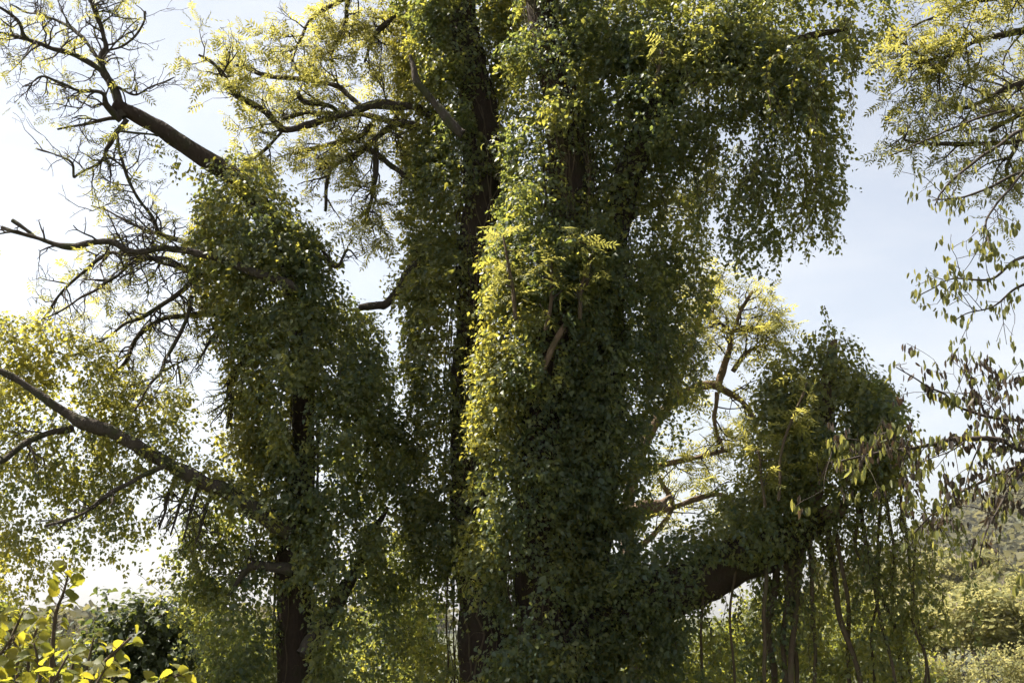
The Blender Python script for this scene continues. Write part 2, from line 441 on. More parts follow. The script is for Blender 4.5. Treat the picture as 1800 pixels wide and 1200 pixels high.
def pinnate_leaves(th, tips, per, size, tone, mat, singles=0, spread=.8, droop=.25, name='foliage', keep=1.0):
    pos, nv, tp, sc, tn = [], [], [], [], []
    for p, d in tips:
        if rng.random() > keep: continue
        for _ in range(rng.integers(max(1, per - 2), per + 2)):
            pos.append(p + rng.normal(size=3) * .025); tp.append(nrm(d * .5 + rng.normal(size=3) * spread - UP * droop))
            nv.append(nrm(UP * .8 + rng.normal(size=3) * .55)); sc.append(size * rng.uniform(.65, 1.2)); tn.append(np.clip(rng.normal(tone, .22), 0, 1))
    if not pos: return
    pos, nv, tp, sc, tn = map(np.array, (pos, nv, tp, sc, tn))
    pick = np.zeros(len(pos), bool)
    if singles: pick[np.argsort(pos[:, 1])[:singles]] = True
    variant = rng.integers(0, len(PIN), len(pos))
    acc = Acc(); tones = []
    for v, (T, TF) in enumerate(PIN):
        s = (variant == v) & ~pick
        if s.any():
            acc.add(*stamp(T, TF, pos[s], nv[s], tp[s], sc[s])); tones.append(np.repeat(tn[s], len(T)))
    th.part(name, *acc.get(), mat, {'tone': np.concatenate(tones)}, kind='stuff')
    put_singles(th, 'compound_leaf', [(T, TF) for T, TF in PIN], mat, pos[pick], nv[pick], tp[pick], sc[pick], tn[pick])

_single_cache = {}
def put_singles(th, name, temps, mat, pos, nv, tp, sc, tn):
    """Leaves as parts of their own; alike leaves share mesh data (a few shapes times a few tones)."""
    for i in range(len(pos)):
        v = i % len(temps); b = min(3, int(tn[i] * 4)); key = (mat.name, v, b, len(temps))
        if key not in _single_cache:
            T, TF = temps[v]; _single_cache[key] = make_mesh(name, T, TF, mat, {'tone': np.full(len(T), (b + .5) / 4)})
        th.piece(name, _single_cache[key], leaf_matrix(pos[i], nv[i], tp[i], sc[i]))

class Ivy:
    """Collects the leaves of the climber on one tree: hanging shoots that start on the surface of lobes around the stems."""
    def __init__(s): s.pos, s.nv, s.tp, s.sc, s.tn, s.front = [], [], [], [], [], []; s.stems = Acc(); s.bald = []
    def lobe(s, pts, D, dens=1.0, size=.042, tone=.35, steps=7, droop=.5, gap=.0, inner=.45, out=.6, nf=2.2, stem=.022):
        p = np.array([list(r) + [0] * (4 - len(r)) for r in pts], float)
        if len(p) == 1: p = np.vstack([p, p + np.array([1, 2, 0, 0])])
        W = np.array([np.append(P(r[0], r[1], D + r[3]), r[2] * mpp(D + r[3])) for r in p])
        q = spline(W, max(8, 6 * len(p))); c, R = q[:, :3], q[:, 3]
        t = nrm(np.gradient(c, axis=0)); ds = np.linalg.norm(np.gradient(c, axis=0), axis=1)
        # end caps: extend the ends with shrinking radius
        area = 2 * math.pi * R * (ds + 1e-6); capA = 2 * math.pi * np.array([R[0], R[-1]]) ** 2
        tot = area.sum() + capA.sum()
        N = int(dens * tot * 4.5 / (.62 * size * size) / steps)
        pr = area.copy(); pr[0] += capA[0]; pr[-1] += capA[1]
        k = rng.choice(len(c), N, p=pr / pr.sum())
        o = rv(N)
        mid = (k > 0) & (k < len(c) - 1)
        o[mid] = nrm(o[mid] - .85 * (o[mid] * t[k[mid]]).sum(1, keepdims=True) * t[k[mid]])
        lump = .56 + .9 * vnoise((c[k] + o * R[k, None]) * nf, 17) + .22 * (vnoise((c[k] + o * R[k, None]) * nf * 3, 21) - .5)
        rho = (inner + (1 - inner) * rng.random(N) ** .55) * lump
        a = c[k] + o * (R[k] * rho)[:, None] + rng.normal(size=(N, 3)) * .02
        if gap > 0:
            keep = vnoise(a * 2.8, 33) * .6 + vnoise(a * 7.5, 34) * .4 > gap
            a, o, k, rho = a[keep], o[keep], k[keep], rho[keep]; N = len(a)
        d = nrm(o * out + rng.normal(size=(N, 3)) * .45 + UP * .15)
        L = size * rng.uniform(.35, .62, N)
        base_t = np.clip(rng.normal(tone, .14, N) + .55 * (vnoise(a * 3.3, 51) - .5), 0, 1)
        pts_s = [a.copy()]
        for st in range(steps):
            a = a + d * L[:, None]; d = nrm(d - UP * droop * rng.uniform(.3, 1.0, (N, 1)) * .6 + rng.normal(size=(N, 3)) * .14)
            pts_s.append(a.copy())
            alive = rng.random(N) < (1.0 if st < 3 else .8)
            m = alive.sum()
            side = nrm(np.cross(d[alive], rng.normal(size=(m, 3))))
            s.pos.append(a[alive] + side * size * .25)
            s.nv.append(nrm(o[alive] * .55 + UP * .45 + rng.normal(size=(m, 3)) * .5))
            s.tp.append(nrm(-UP * .75 + side * .55 + o[alive] * .2 + rng.normal(size=(m, 3)) * .3))
            s.sc.append(size * rng.uniform(.4, 1.1, m) * (1 + .35 * (rng.random(m) > .85))); s.tn.append(np.clip(base_t[alive] + rng.normal(0, .12, m), 0, 1))
            s.front.append(-o[alive][:, 1] * rho[alive])
        if stem > 0 and N:
            S = np.stack(pts_s, 1)
            for i in np.where(rng.random(N) < stem)[0]: s.stems.add(*tube(S[i], np.linspace(.0028, .0014, steps + 1), 3))
    def tufts(s, pts, D, n, tone=.35, r=(15, 28)):
        # bulging clumps that jut from the surface of a lobe, with hollows beneath them
        q = spline(np.array([list(k) + [0] * (4 - len(k)) for k in pts], float), 60)
        for _ in range(n):
            x, y, R, dz = q[rng.integers(0, 60)]; a = rng.uniform(-math.pi, math.pi) * .62; rr = rng.uniform(*r)
            s.lobe([(x + math.sin(a) * R * 1.0, y, rr, dz - math.cos(a) * R * mpp(D) * 1.0), (x + math.sin(a) * R * 1.08, y + rr * rng.uniform(.6, 1.8), rr * .7, dz - math.cos(a) * R * mpp(D) * 1.05)], D, 1.15, tone=np.clip(tone + rng.normal() * .16, .05, .95), size=rng.uniform(.038, .052), droop=.8, out=.8, inner=.3)
    def curtain(s, pts, D, n, length, size=.043, tone=.4, sway=.36, spread=.12):
        """Long hanging shoots from a supporting line."""
        p = np.array([list(r) + [0] * (4 - len(r)) for r in pts], float)
        W = spline(np.array([P(r[0], r[1], D + r[3]) for r in p]), 40)
        for _ in range(n):
            a = W[rng.integers(0, 40)] + rng.normal(size=3) * np.array([spread, spread * 1.6, spread]); L = length * rng.uniform(.45, 1.15)
            m = max(6, int(L / (size * .62))); q = np.empty((m, 3)); q[0] = a
            d = nrm(np.array([rng.normal() * .5, rng.normal() * .5, -.5])); bt = np.clip(rng.normal(tone, .15), 0, 1)
            for k in range(1, m):
                d = nrm(d + np.array([0, 0, -.35]) + rng.normal(size=3) * sway); q[k] = q[k - 1] + d * size * .62
            s.stems.add(*tube(q, np.linspace(.0035, .0015, m), 4))
            for rep in range(2):
                o = nrm(rng.normal(size=(m, 3)) * np.array([1, 1, .4]))
                s.pos.append(q + o * size * .35); s.nv.append(nrm(o * .5 + UP * .4 + rng.normal(size=(m, 3)) * .5))
                s.tp.append(nrm(-UP * .9 + o * .5 + rng.normal(size=(m, 3)) * .25)); s.sc.append(size * rng.uniform(.55, 1.15, m))
                s.tn.append(np.clip(bt + rng.normal(0, .12, m), 0, 1)); s.front.append(-o[:, 1])
    def build(s, th, mat, singles=300, name='ivy_leaves', ymax=7.4):
        pos, nv, tp, sc, tn, fr = (np.concatenate(x) for x in (s.pos, s.nv, s.tp, s.sc, s.tn, s.front))
        ok = np.ones(len(pos), bool)
        for c, r in s.bald: ok &= np.linalg.norm((pos - c) / r, axis=1) > 1
        ok &= (pos[:, 2] > .05) & ((pos[:, 2] < 7.5) | (rng.random(len(pos)) < .55)) & ((pos[:, 2] > .95) | (rng.random(len(pos)) < .5))
        pos, nv, tp, sc, tn, fr = pos[ok], nv[ok], tp[ok], sc[ok], tn[ok], fr[ok]
        pick = np.zeros(len(pos), bool)
        sel = np.where(pos[:, 2] < 7.0)[0]
        if singles:
            # among the leaves that stand farthest out towards the viewer's side, the largest
            front = sel[np.argsort(-fr[sel])[:singles * 10]]
            pick[front[np.argsort(-sc[front])[:singles]]] = True
        r = ~pick
        a_, b_ = r & (fr > .42), r & (fr <= .42)
        acc = Acc(); acc.add(*stamp(OVAL, OVAL_F, pos[a_], nv[a_], tp[a_], sc[a_])); acc.add(*stamp(KITE, LANCE_F, pos[b_], nv[b_], tp[b_], sc[b_]))
        th.part(name, *acc.get(), mat, {'tone': np.concatenate([np.repeat(tn[a_], len(OVAL)), np.repeat(tn[b_], len(KITE))])}, kind='stuff')
        print('ivy leaves', len(pos))
        put_singles(th, 'leaf', [(HEART, HEART_F), (HEART * np.array([.85, 1.1, 1.6]), HEART_F)], mat, pos[pick], nv[pick], tp[pick], sc[pick], tn[pick])
        if s.stems.n: th.part('ivy_shoots', *s.stems.get(), M_VINE, smooth=True, kind='stuff')

def vine_stems(th, pts, D, n, spread=1.0, r=(.003, .009), name='ivy_stems'):
    """Bare climbing stems that run up a trunk."""
    q, R = px_curve(pts, D, 40); acc = Acc()
    for _ in range(n):
        a = rng.uniform(0, 2 * math.pi); i0 = rng.integers(0, 25); i1 = min(40, i0 + rng.integers(10, 30)); k = np.arange(i0, i1)
        ang = a + np.cumsum(rng.normal(size=len(k)) * .16); rr = R[k] * rng.uniform(1.0, 1.0 + .35 * spread) + .008
        p = q[k] + np.stack([np.cos(ang) * rr, np.sin(ang) * rr, rng.normal(size=len(k)) * .01], 1)
        p = spline(p, len(k) * 2); acc.add(*tube(p, np.linspace(rng.uniform(*r), rng.uniform(*r) * .6, len(p)), 5))
    th.part(name, *acc.get(), M_VINE, smooth=True, kind='stuff')

# ================================================================== the left ivy-clad tree
DL = 11.4
base = P(525, 1480, DL)
left = Thing('ivy_clad_tree', 'slim ivy-clad tree with leaning bare top limb and long mossy arm reaching left', 'tree', (base[0], base[1], 0))
q, r = px_curve([(528, 1500, 44), (524, 1350, 36), (521, 1200, 31), (517, 1060, 29), (520, 930, 30), (534, 810, 21), (535, 740, 18), (536, 660, 18), (530, 560, 20), (508, 470, 20), (468, 385, 20), (425, 330, 18), (360, 288, 16), (290, 243, 14), (219, 207, 12)], DL, 110)
q[:, 1] -= np.linspace(0, .55, len(q)) ** 2
left.part('trunk', *tube(q, r, 20, .10), M_BARKRED, smooth=True)
tips = []
B = lambda pts, tw=8, tl=.4, lv=1, **k: branch(left, [(a_[0], a_[1], a_[2] * (.78 if a_[2] < 10 else .95)) + tuple(a_[3:]) for a_ in pts], DL - .3, M_BARK, twigs=int(tw * 1.55) if tw else 0, tl=tl * 1.15, level=lv, tips=tips, **dict(dict(kids=3, wig=.55), **k))
B([(219, 207, 11), (200, 153, 9), (181, 123, 8.5), (180, 97, 8), (188, 80, 7.5), (180, 53, 6.5), (167, 17, 6), (160, -10, 5), (150, -90, 3)], 16, .42, 2)
B([(181, 126, 6), (133, 97, 5.5), (83, 80, 5), (47, 68, 4.5), (30, 37, 4), (0, 13, 3.5), (-40, -10, 2.5)], 9, .4, 2, dz1=-.4)
B([(47, 68, 4), (20, 62, 3.5), (-20, 52, 3)], 4, .3, 1)
B([(172, 102, 4), (143, 63, 4), (113, 43, 3.5), (67, 27, 3), (17, 10, 2)], 9, .36, 2, dz1=.5)
B([(213, 212, 8), (187, 187, 7), (181, 165, 6), (133, 157, 4.5), (80, 133, 3.5), (43, 147, 2.5)], 9, .36, 2, dz1=-.5)
B([(224, 211, 8), (212, 228, 7), (187, 263, 6), (180, 280, 5), (130, 313, 3)], 6, .34, 1)
B([(208, 207, 5), (190, 209, 4.5), (150, 218, 3.5), (100, 227, 3)], 3, .3, 1)
B([(190, 87, 3.5), (215, 82, 3), (233, 67, 3), (250, 42, 2.5), (256, 20, 3)], 3, .2, 0)
B([(200, 150, 4), (233, 165, 3), (265, 155, 2.5), (307, 137, 1.5)], 7, .3, 1, dz1=-.3)
B([(130, 313, 3), (123, 283, 2.5), (64, 260, 2.2)], 4, .3, 1)
B([(275, 240, 3.5), (240, 235, 3), (208, 233, 3.5)], 2, .3, 1)
B([(360, 432, 7.5), (310, 422, 6), (280, 410, 5), (260, 373, 4), (233, 333, 3.5), (213, 283, 3), (208, 233, 2)], 12, .38, 2, dz0=.2, dz1=-.2)
B([(310, 422, 4), (250, 402, 3.2), (190, 372, 2.6), (160, 362, 2)], 8, .34, 1, dz1=.4)
B([(520, 512, 9), (500, 497, 9), (433, 473, 8.5), (367, 450, 8), (293, 437, 7.5), (233, 442, 7), (190, 423, 7.5), (123, 432, 7), (60, 416, 5.5), (0, 400, 4.5)], 12, .34, 1, dz0=-.3, dz1=-.6, tmin=.3)
B([(60, 416, 4.5), (40, 400, 5), (20, 388, 4.5)], 1, .1, 0)
B([(350, 480, 6), (290, 457, 5), (213, 447, 4.5), (187, 450, 4.5), (123, 497, 4), (73, 563, 2.5)], 12, .36, 2, up=-.5, dz1=.3)
B([(350, 484, 6), (300, 465, 5.5), (267, 453, 5), (233, 463, 4.5), (200, 490, 4), (150, 517, 3), (85, 560, 2)], 12, .36, 2, up=-.5, dz1=-.5)
B([(360, 478, 6), (346, 486, 6.5), (333, 500, 5.5), (283, 537, 5), (217, 572, 4), (130, 627, 2)], 14, .34, 2, up=-.4)
B([(410, 552, 7.5), (400, 550, 7), (333, 555, 6.5), (283, 563, 6), (243, 590, 5.5), (220, 637, 4.5), (177, 683, 2.5)], 13, .34, 2, up=-.5, dz1=.4)
B([(335, 520, 5), (327, 563, 4.5), (293, 627, 4), (287, 653, 3.6), (260, 680, 3.2), (238, 722, 2.5)], 7, .3, 1, up=-.4, dz1=-.4)
B([(287, 653, 3), (310, 640, 3), (317, 675, 2)], 2, .2, 0)
B([(432, 628, 6), (423, 637, 6), (405, 673, 5), (408, 697, 4.5), (397, 755, 3)], 9, .3, 1, up=-.6)
B([(400, 560, 4), (370, 600, 3.5), (347, 637, 2)], 8, .28, 1, up=-.4)
B([(560, 430, 4), (590, 470, 3), (612, 440, 2.2), (628, 455, 1.4)], 6, .25, 1)
pinnate_leaves(left, tips, 2, .14, .6, M_ASH, singles=120, keep=.09)
# the long arm to the left
B([(510, 935, 19), (465, 903, 16), (424, 880, 14), (360, 848, 13.5), (292, 814, 13), (225, 774, 12), (170, 752, 11.5), (130, 736, 11), (95, 713, 9.5), (58, 687, 9), (20, 661, 8), (-60, 625, 6)], 0, dz0=-.1, dz1=-.5, sides=14, name='limb')
B([(130, 752, 7), (60, 770, 6.5), (0, 812, 6), (-60, 850, 5)], 3, .3, 1, dz0=-.2, dz1=-.7)
B([(300, 814, 6), (250, 836, 6), (210, 857, 6), (180, 877, 5.5), (131, 911, 4.5), (79, 926, 3)], 5, .3, 1, dz0=-.3, dz1=-.6)
B([(352, 858, 5), (330, 880, 4), (300, 930, 2)], 14, .3, 1, up=-.6, tips=None) if False else None
for a in ((350, 856), (330, 846), (310, 836), (372, 866)):
    branch(left, [(a[0], a[1], 4), (a[0] - 14, a[1] + 40, 3), (a[0] - 30, a[1] + 95, 1.5)], DL - .35, M_TWIG, twigs=7, tl=.28, level=1, up=-.5, sides=5)
B([(516, 1003, 13), (470, 994, 11), (438, 996, 10), (420, 1020, 7), (400, 1050, 5)], 3, .3, 1, sides=10)
B([(530, 1150, 14), (575, 1090, 12), (620, 1010, 11), (645, 960, 9), (680, 890, 5)], 3, .3, 1, dz1=.4, sides=10, name='limb')
vine_stems(left, [(525, 1400, 34), (519, 1100, 30), (522, 940, 30), (535, 780, 20), (535, 640, 19), (510, 480, 22)], DL, 26)
iv = Ivy()
iv.bald += [(P(535, 752, DL - .25), np.array([.11, .75, .27])), (P(512, 990, DL - .1), np.array([.16, .5, .16])), (P(520, 1130, DL - .3), np.array([.13, .4, .5]))]
iv.lobe([(408, 325, 44), (442, 385, 80), (470, 470, 100), (500, 555, 102), (530, 640, 105), (556, 720, 120), (590, 800, 105)], DL - .15, 1.0, tone=.36, gap=.32)
iv.lobe([(388, 360, 32), (380, 450, 34), (398, 530, 34), (425, 610, 30), (445, 690, 34), (455, 770, 42)], DL - .25, 1.0, tone=.88, gap=.38, size=.041)  # left edge: sunlight put into the leaf colour as a yellower tone
iv.lobe([(610, 560, 36), (640, 640, 40), (655, 720, 36), (645, 800, 40), (630, 860, 44)], DL + .35, .9, tone=.22, gap=.3)
iv.lobe([(545, 850, 55), (575, 930, 72), (590, 1010, 70), (610, 1100, 66), (625, 1200, 76), (620, 1330, 80)], DL - .25, .95, tone=.3, gap=.36)
iv.lobe([(520, 930, 38), (545, 1010, 36), (550, 1120, 34), (545, 1250, 40)], DL - .15, .7, tone=.22, gap=.40)
iv.lobe([(680, 930, 30), (685, 1030, 42), (690, 1130, 50), (690, 1240, 60)], DL + .5, .8, tone=.36, gap=.41)
iv.lobe([(440, 365, 30), (478, 415, 36), (506, 490, 38), (526, 575, 38), (532, 660, 30)], DL - .52, .8, tone=.36, gap=.34)
# foliage along the arm and hanging beneath it
iv.lobe([(470, 860, 48), (400, 815, 50), (330, 765, 44), (260, 725, 40)], DL - .1, .75, tone=.62, gap=.40)
iv.lobe([(215, 715, 42), (160, 670, 46), (90, 610, 48), (20, 600, 48), (-60, 590, 50)], DL - .3, .75, tone=.70, gap=.40)
iv.lobe([(200, 750, 40), (130, 720, 40), (50, 720, 55), (-40, 720, 60)], DL - .1, .7, tone=.62, gap=.40)
iv.lobe([(20, 790, 60), (30, 870, 60), (60, 940, 50), (20, 1000, 45)], DL - .4, .6, tone=.55, gap=.42)
iv.lobe([(120, 810, 55), (140, 880, 55), (110, 950, 42)], DL, .6, tone=.5, gap=.42)
iv.lobe([(215, 810, 46), (240, 880, 50), (210, 960, 44), (250, 1010, 36)], DL - .2, .6, tone=.42, gap=.44)
iv.lobe([(390, 910, 46), (370, 980, 50), (320, 1020, 44), (350, 1080, 50)], DL + .1, .9, tone=.32, gap=.42)
iv.lobe([(440, 950, 44), (440, 1040, 52), (420, 1130, 60), (430, 1230, 60)], DL - .1, 1.0, tone=.28, gap=.36)
iv.lobe([(480, 905, 26), (420, 872, 27), (350, 838, 27), (290, 805, 26), (220, 765, 24), (150, 745, 22), (95, 705, 22), (30, 655, 22)], DL - .45, .8, tone=.6, gap=.42, size=.042, inner=.6)
iv.curtain([(60, 700), (200, 780), (340, 850), (430, 890)], DL - .2, 34, .75, tone=.42)
iv.curtain([(380, 440), (420, 620), (440, 700)], DL + .1, 20, .35, tone=.55)
iv.curtain([(300, 270), (350, 300), (400, 320)], DL - .45, 8, .14, size=.05, tone=.6)
iv.tufts([(448, 395, 82), (470, 470, 100), (500, 555, 102), (530, 640, 105), (556, 720, 120), (590, 800, 105), (600, 950, 80), (620, 1100, 76)], DL - .15, 26, .36)
iv.build(left, M_IVY, 300)

# ================================================================== the big central tree
DC = 11.0
base = P(910, 1480, DC)
mid = Thing('ivy_clad_tree', 'huge many-stemmed tree smothered in dark ivy, its heavy canopy spreading overhead at the centre', 'tree', (base[0], base[1], 0))
stemA = [(868, 1520, 75), (862, 1350, 62), (856, 1200, 50), (850, 1060, 46), (838, 900, 40), (830, 740, 36), (834, 560, 34), (845, 400, 34), (850, 290, 34), (842, 190, 32), (822, 90, 28), (808, -10, 26), (795, -160, 22), (780, -380, 14)]
stemB = [(945, 1520, 80), (955, 1350, 60), (955, 1200, 52), (955, 1020, 48), (948, 860, 44), (955, 700, 42), (985, 520, 40), (1003, 370, 38), (992, 220, 34), (966, 100, 30), (948, 0, 27), (938, -150, 22), (930, -400, 14)]
stemC = [(985, 1300, 55), (1010, 1100, 46), (1040, 900, 40), (1060, 700, 36), (1066, 520, 32), (1078, 400, 28), (1112, 290, 25), (1160, 190, 23), (1230, 110, 20), (1310, 92, 15), (1380, 76, 10), (1440, 60, 6), (1490, 52, 2.5)]
qa, ra = px_curve(stemA, DC + .45, 110); mid.part('trunk', *tube(qa, ra, 22, .12), M_BARKRED, smooth=True)
qb, rb = px_curve(stemB, DC - .1, 110); mid.part('trunk', *tube(qb, rb, 22, .12), M_BARKRED, smooth=True)
qc, rc = px_curve(stemC, DC + .3, 110, 0, -.9); mid.part('limb', *tube(qc, rc, 18, .12), M_BARKRED, smooth=True)
arm = [(985, 1180, 52), (1060, 1100, 48), (1130, 1062, 46), (1210, 1028, 44), (1290, 990, 40), (1370, 955, 34), (1435, 917, 20), (1478, 896, 11)]
ql, rl = px_curve(arm, DC, 60, -.1, -.5); mid.part('limb', *tube(ql, rl, 20, .12), M_BARKRED, smooth=True, label='thick low arm reaching out to the ivy-capped stump')
qd, rd = px_curve([(1400, 940, 28), (1425, 850, 24), (1445, 750, 20), (1458, 660, 14), (1464, 610, 9), (1470, 596, 2)], DC - .4, 40)
mid.part('limb', *tube(qd, rd, 14, .14), M_PALE, smooth=True, label='broken upright stump inside the ivy cap')
# broken pale stubs
for pts, D_ in (([(944, 672, 6, 0), (960, 632, 6.8, -.03), (976, 600, 6.4, -.05), (992, 574, 4.5, -.06)], DC - .62), ([(1440, 906, 10), (1468, 896, 10), (1490, 889, 8)], DC - .55)):
    q, r = px_curve(pts, D_, 26); V_, F_ = tube(q, r, 14, .42); mid.part('broken_stub', *splinter(V_, F_, 14, 26, nrm(q[-1] - q[-4]), .045, 3), M_PALE, smooth=False)
ctips = []
BC = lambda pts, tw=8, tl=.4, lv=1, D=DC + .65, **k: branch(mid, pts, D, M_BARK, twigs=tw, tl=tl, level=lv, tips=ctips, **k)
BC([(760, 205, 8), (720, 188, 8), (667, 183, 8), (633, 190, 7.5), (610, 202, 7), (550, 217, 6.5), (500, 227, 6), (460, 190, 5), (417, 170, 4.5), (390, 133, 4), (370, 110, 3), (350, 98, 2)], 20, .4, 2, dz1=-.3)
BC([(633, 186, 5), (617, 172, 5), (590, 153, 5), (533, 138, 4.5), (470, 135, 4), (417, 113, 3)], 14, .4, 2, dz1=.3)
BC([(740, 222, 8), (700, 218, 7.5), (667, 210, 6.5), (627, 200, 5), (583, 200, 4.5), (523, 200, 4), (497, 207, 3)], 12, .4, 2, dz1=.5)
BC([(735, 218, 7), (697, 217, 7), (670, 237, 6), (633, 267, 5), (590, 290, 4.5), (577, 310, 4), (572, 372, 2.5)], 16, .36, 2, up=-.4)
BC([(655, 218, 5), (633, 240, 5), (583, 253, 4.5), (517, 273, 3)], 13, .36, 2, up=-.3, dz1=.3)
BC([(640, 258, 5), (660, 270, 5), (683, 287, 5.5), (720, 317, 5.5), (735, 336, 4)], 6, .3, 1, up=-.4)
BC([(663, 243, 4.5), (657, 333, 4), (650, 360, 3.2), (640, 390, 2.5)], 13, .34, 2, up=-.5)
BC([(600, 203, 4), (580, 187, 4), (537, 180, 4), (523, 165, 4)], 6, .3, 1, dz1=-.3)
BC([(500, 227, 4), (470, 262, 3), (440, 285, 2)], 9, .34, 2, up=-.3)
BC([(690, -40, 5), (600, 0, 4.5), (550, 33, 3.8), (527, 67, 3), (510, 92, 2)], 12, .36, 2, dz1=-.2)
BC([(640, -50, 4), (613, 0, 4), (607, 40, 3.6), (585, 83, 3), (583, 110, 2)], 9, .3, 2, up=-.3)
BC([(760, -40, 6), (700, 20, 5), (660, 60, 4), (640, 110, 2)], 14, .36, 2, D=DC + .8)
BC([(800, 60, 6), (750, 70, 5), (700, 85, 3)], 14, .4, 2, D=DC + 1.0)
BC([(810, 150, 6), (760, 130, 5), (715, 120, 3)], 12, .4, 2, D=DC + .9)
BC([(815, 300, 6), (770, 285, 5), (730, 300, 3)], 12, .36, 2, D=DC + .9)
BC([(850, 60, 7), (890, 40, 6), (930, 100, 4)], 12, .36, 2, D=DC + 1.0)
for k, (x0, y0, x1, y1, x2, y2) in enumerate(((1000, 60, 1060, 20, 1110, -40), (1100, 200, 1180, 120, 1240, 10), (1150, 190, 1230, 150, 1330, 140), (1230, 110, 1310, 40, 1390, -30), (980, 110, 1010, 50, 1050, -60), (820, 90, 770, 0, 730, -90), (1080, 400, 1150, 360, 1230, 340), (1066, 520, 1150, 500, 1230, 470), (1060, 640, 1140, 600, 1210, 590))):
    BC([(x0, y0, 8), (x1, y1, 6), (x2, y2, 3)], 12, .4, 2, D=DC + .9)
pinnate_leaves(mid, ctips, 2, .145, .75, M_ASH, singles=200, keep=.33)
# dead branches
D0 = dict(sides=9)
branch(mid, [(815, 236, 9), (807, 230, 9), (767, 187, 8), (737, 150, 6.5), (728, 118, 5), (721, 96, 3.5)], DC - .1, M_BARK, twigs=1, tl=.1, level=0, **D0)
branch(mid, [(735, 455, 10), (722, 476, 9.5), (705, 506, 8.5), (682, 533, 8), (660, 536, 6.5), (632, 541, 5)], DC + .5, M_BARK, twigs=3, tl=.12, level=0, **D0)
branch(mid, [(735, 430, 9), (733, 520, 8), (722, 590, 6)], DC + .55, M_BARK, twigs=2, tl=.2, level=0, **D0)
branch(mid, [(1010, 950, 16), (1080, 922, 12), (1120, 895, 12), (1155, 890, 13), (1162, 884, 6), (1178, 870, 3)], DC + .9, M_PALE, twigs=3, tl=.2, level=0, dz1=.5, name='limb', **D0)
for pts in ([(1080, 420, 10), (1100, 350, 9), (1135, 270, 8), (1180, 200, 7)], [(1085, 125, 12), (1150, 108, 11), (1230, 96, 10), (1330, 104, 8), (1410, 140, 6)]):
    branch(mid, pts, DC - .15, M_BARK, twigs=3, tl=.3, level=1, **D0)
# young shoots with pinnate leaves on the front of the ivy
for sx, pts, tone, D_ in ((0, [(905, 560, 4), (900, 500, 3.5), (890, 440, 2.5), (885, 415, 2)], .7, DC - .8), (1, [(960, 580, 4), (968, 520, 3.5), (968, 462, 2.5)], .6, DC - .8), (2, [(1020, 560, 4), (1022, 500, 3.5), (1030, 470, 2.5)], .5, DC - .75), (3, [(1030, 500, 3), (1035, 440, 2.5), (1020, 425, 2)], .35, DC - .7), (4, [(1370, 880, 3), (1375, 800, 2.6), (1400, 720, 2.2), (1420, 670, 2)], .95, DC - 1.05), (5, [(1345, 890, 3), (1340, 840, 2.6), (1330, 790, 2.2)], .8, DC - 1.0), (6, [(1440, 850, 2.6), (1455, 810, 2)], .85, DC - 1.05), (7, [(1150, 150, 4), (1165, 90, 3)], .4, DC - .8)):
    tp_ = []
    q = branch(mid, pts, D_, M_VINE, twigs=7, tl=.16, level=0, tips=tp_, sides=5, name='shoot', spurs=False, up=.5)
    pinnate_leaves(mid, tp_, 3, .155, tone, M_ASH, singles=6, droop=.1, name='shoot_leaves')
vine_stems(mid, stemA[1:11], DC + .42, 40, 1.2); vine_stems(mid, stemB[1:11], DC - .14, 44, 1.4); vine_stems(mid, stemC[:9], DC + .1, 24, 1.4)
iv = Ivy()
iv.bald += [(P(852, 1130, DC + .2), np.array([.19, .9, .36])), (P(862, 330, DC), np.array([.10, .6, .25])), (P(968, 624, DC - .88), np.array([.055, .32, .17])), (P(932, 40, DC), np.array([.08, .7, .16])), (P(1010, 300, DC - .4), np.array([.09, .4, .15])), (P(1275, 1018, DC - .6), np.array([.2, .4, .11])), (P(850, 190, DC + .1), np.array([.08, .4, .2]))]
# left stem
iv.lobe([(800, -160, 90), (806, -20, 84), (812, 90, 78), (818, 190, 74), (818, 290, 76), (806, 390, 74), (796, 470, 58)], DC + .55, 1.0, tone=.34, gap=.34)
iv.lobe([(752, 40, 44), (748, 140, 40), (760, 260, 40), (766, 360, 42), (752, 450, 34)], DC + .75, .8, tone=.70, gap=.38)  # sunlit fringe, its glow painted by a yellower leaf tone
iv.lobe([(778, 470, 46), (778, 570, 58), (778, 670, 60), (780, 760, 62), (784, 860, 64), (775, 950, 58)], DC + .4, .95, tone=.42, gap=.34)
iv.lobe([(745, 540, 24), (745, 640, 26), (748, 760, 24), (745, 880, 24)], DC + .55, .8, tone=.7, gap=.38)  # raised leaf tone paints the sunlit edge lower down the stem
iv.lobe([(765, 960, 50), (770, 1060, 56), (770, 1160, 64), (770, 1300, 70)], DC + .5, .75, tone=.42, gap=.40)
# front stem
iv.lobe([(985, -160, 70), (980, -20, 58), (985, 80, 58), (970, 180, 82), (962, 290, 84), (958, 390, 88), (958, 480, 92)], DC - .2, 1.0, tone=.28, gap=.33)
iv.lobe([(958, 480, 92), (955, 570, 90), (948, 660, 84), (935, 750, 82), (925, 850, 84), (930, 950, 88), (950, 1050, 92), (965, 1150, 96), (965, 1330, 100)], DC - .3, 1.0, tone=.24, gap=.33)
iv.lobe([(895, 470, 38), (890, 560, 38), (885, 650, 40), (865, 750, 38), (858, 830, 40), (850, 920, 38), (850, 1000, 34)], DC - .55, 1.0, tone=.62, gap=.40)  # lit strip of the front stem: sunshine painted as lighter leaves
iv.lobe([(900, 1120, 40), (915, 1200, 40), (915, 1320, 40)], DC - .6, .7, tone=.25, gap=.38)
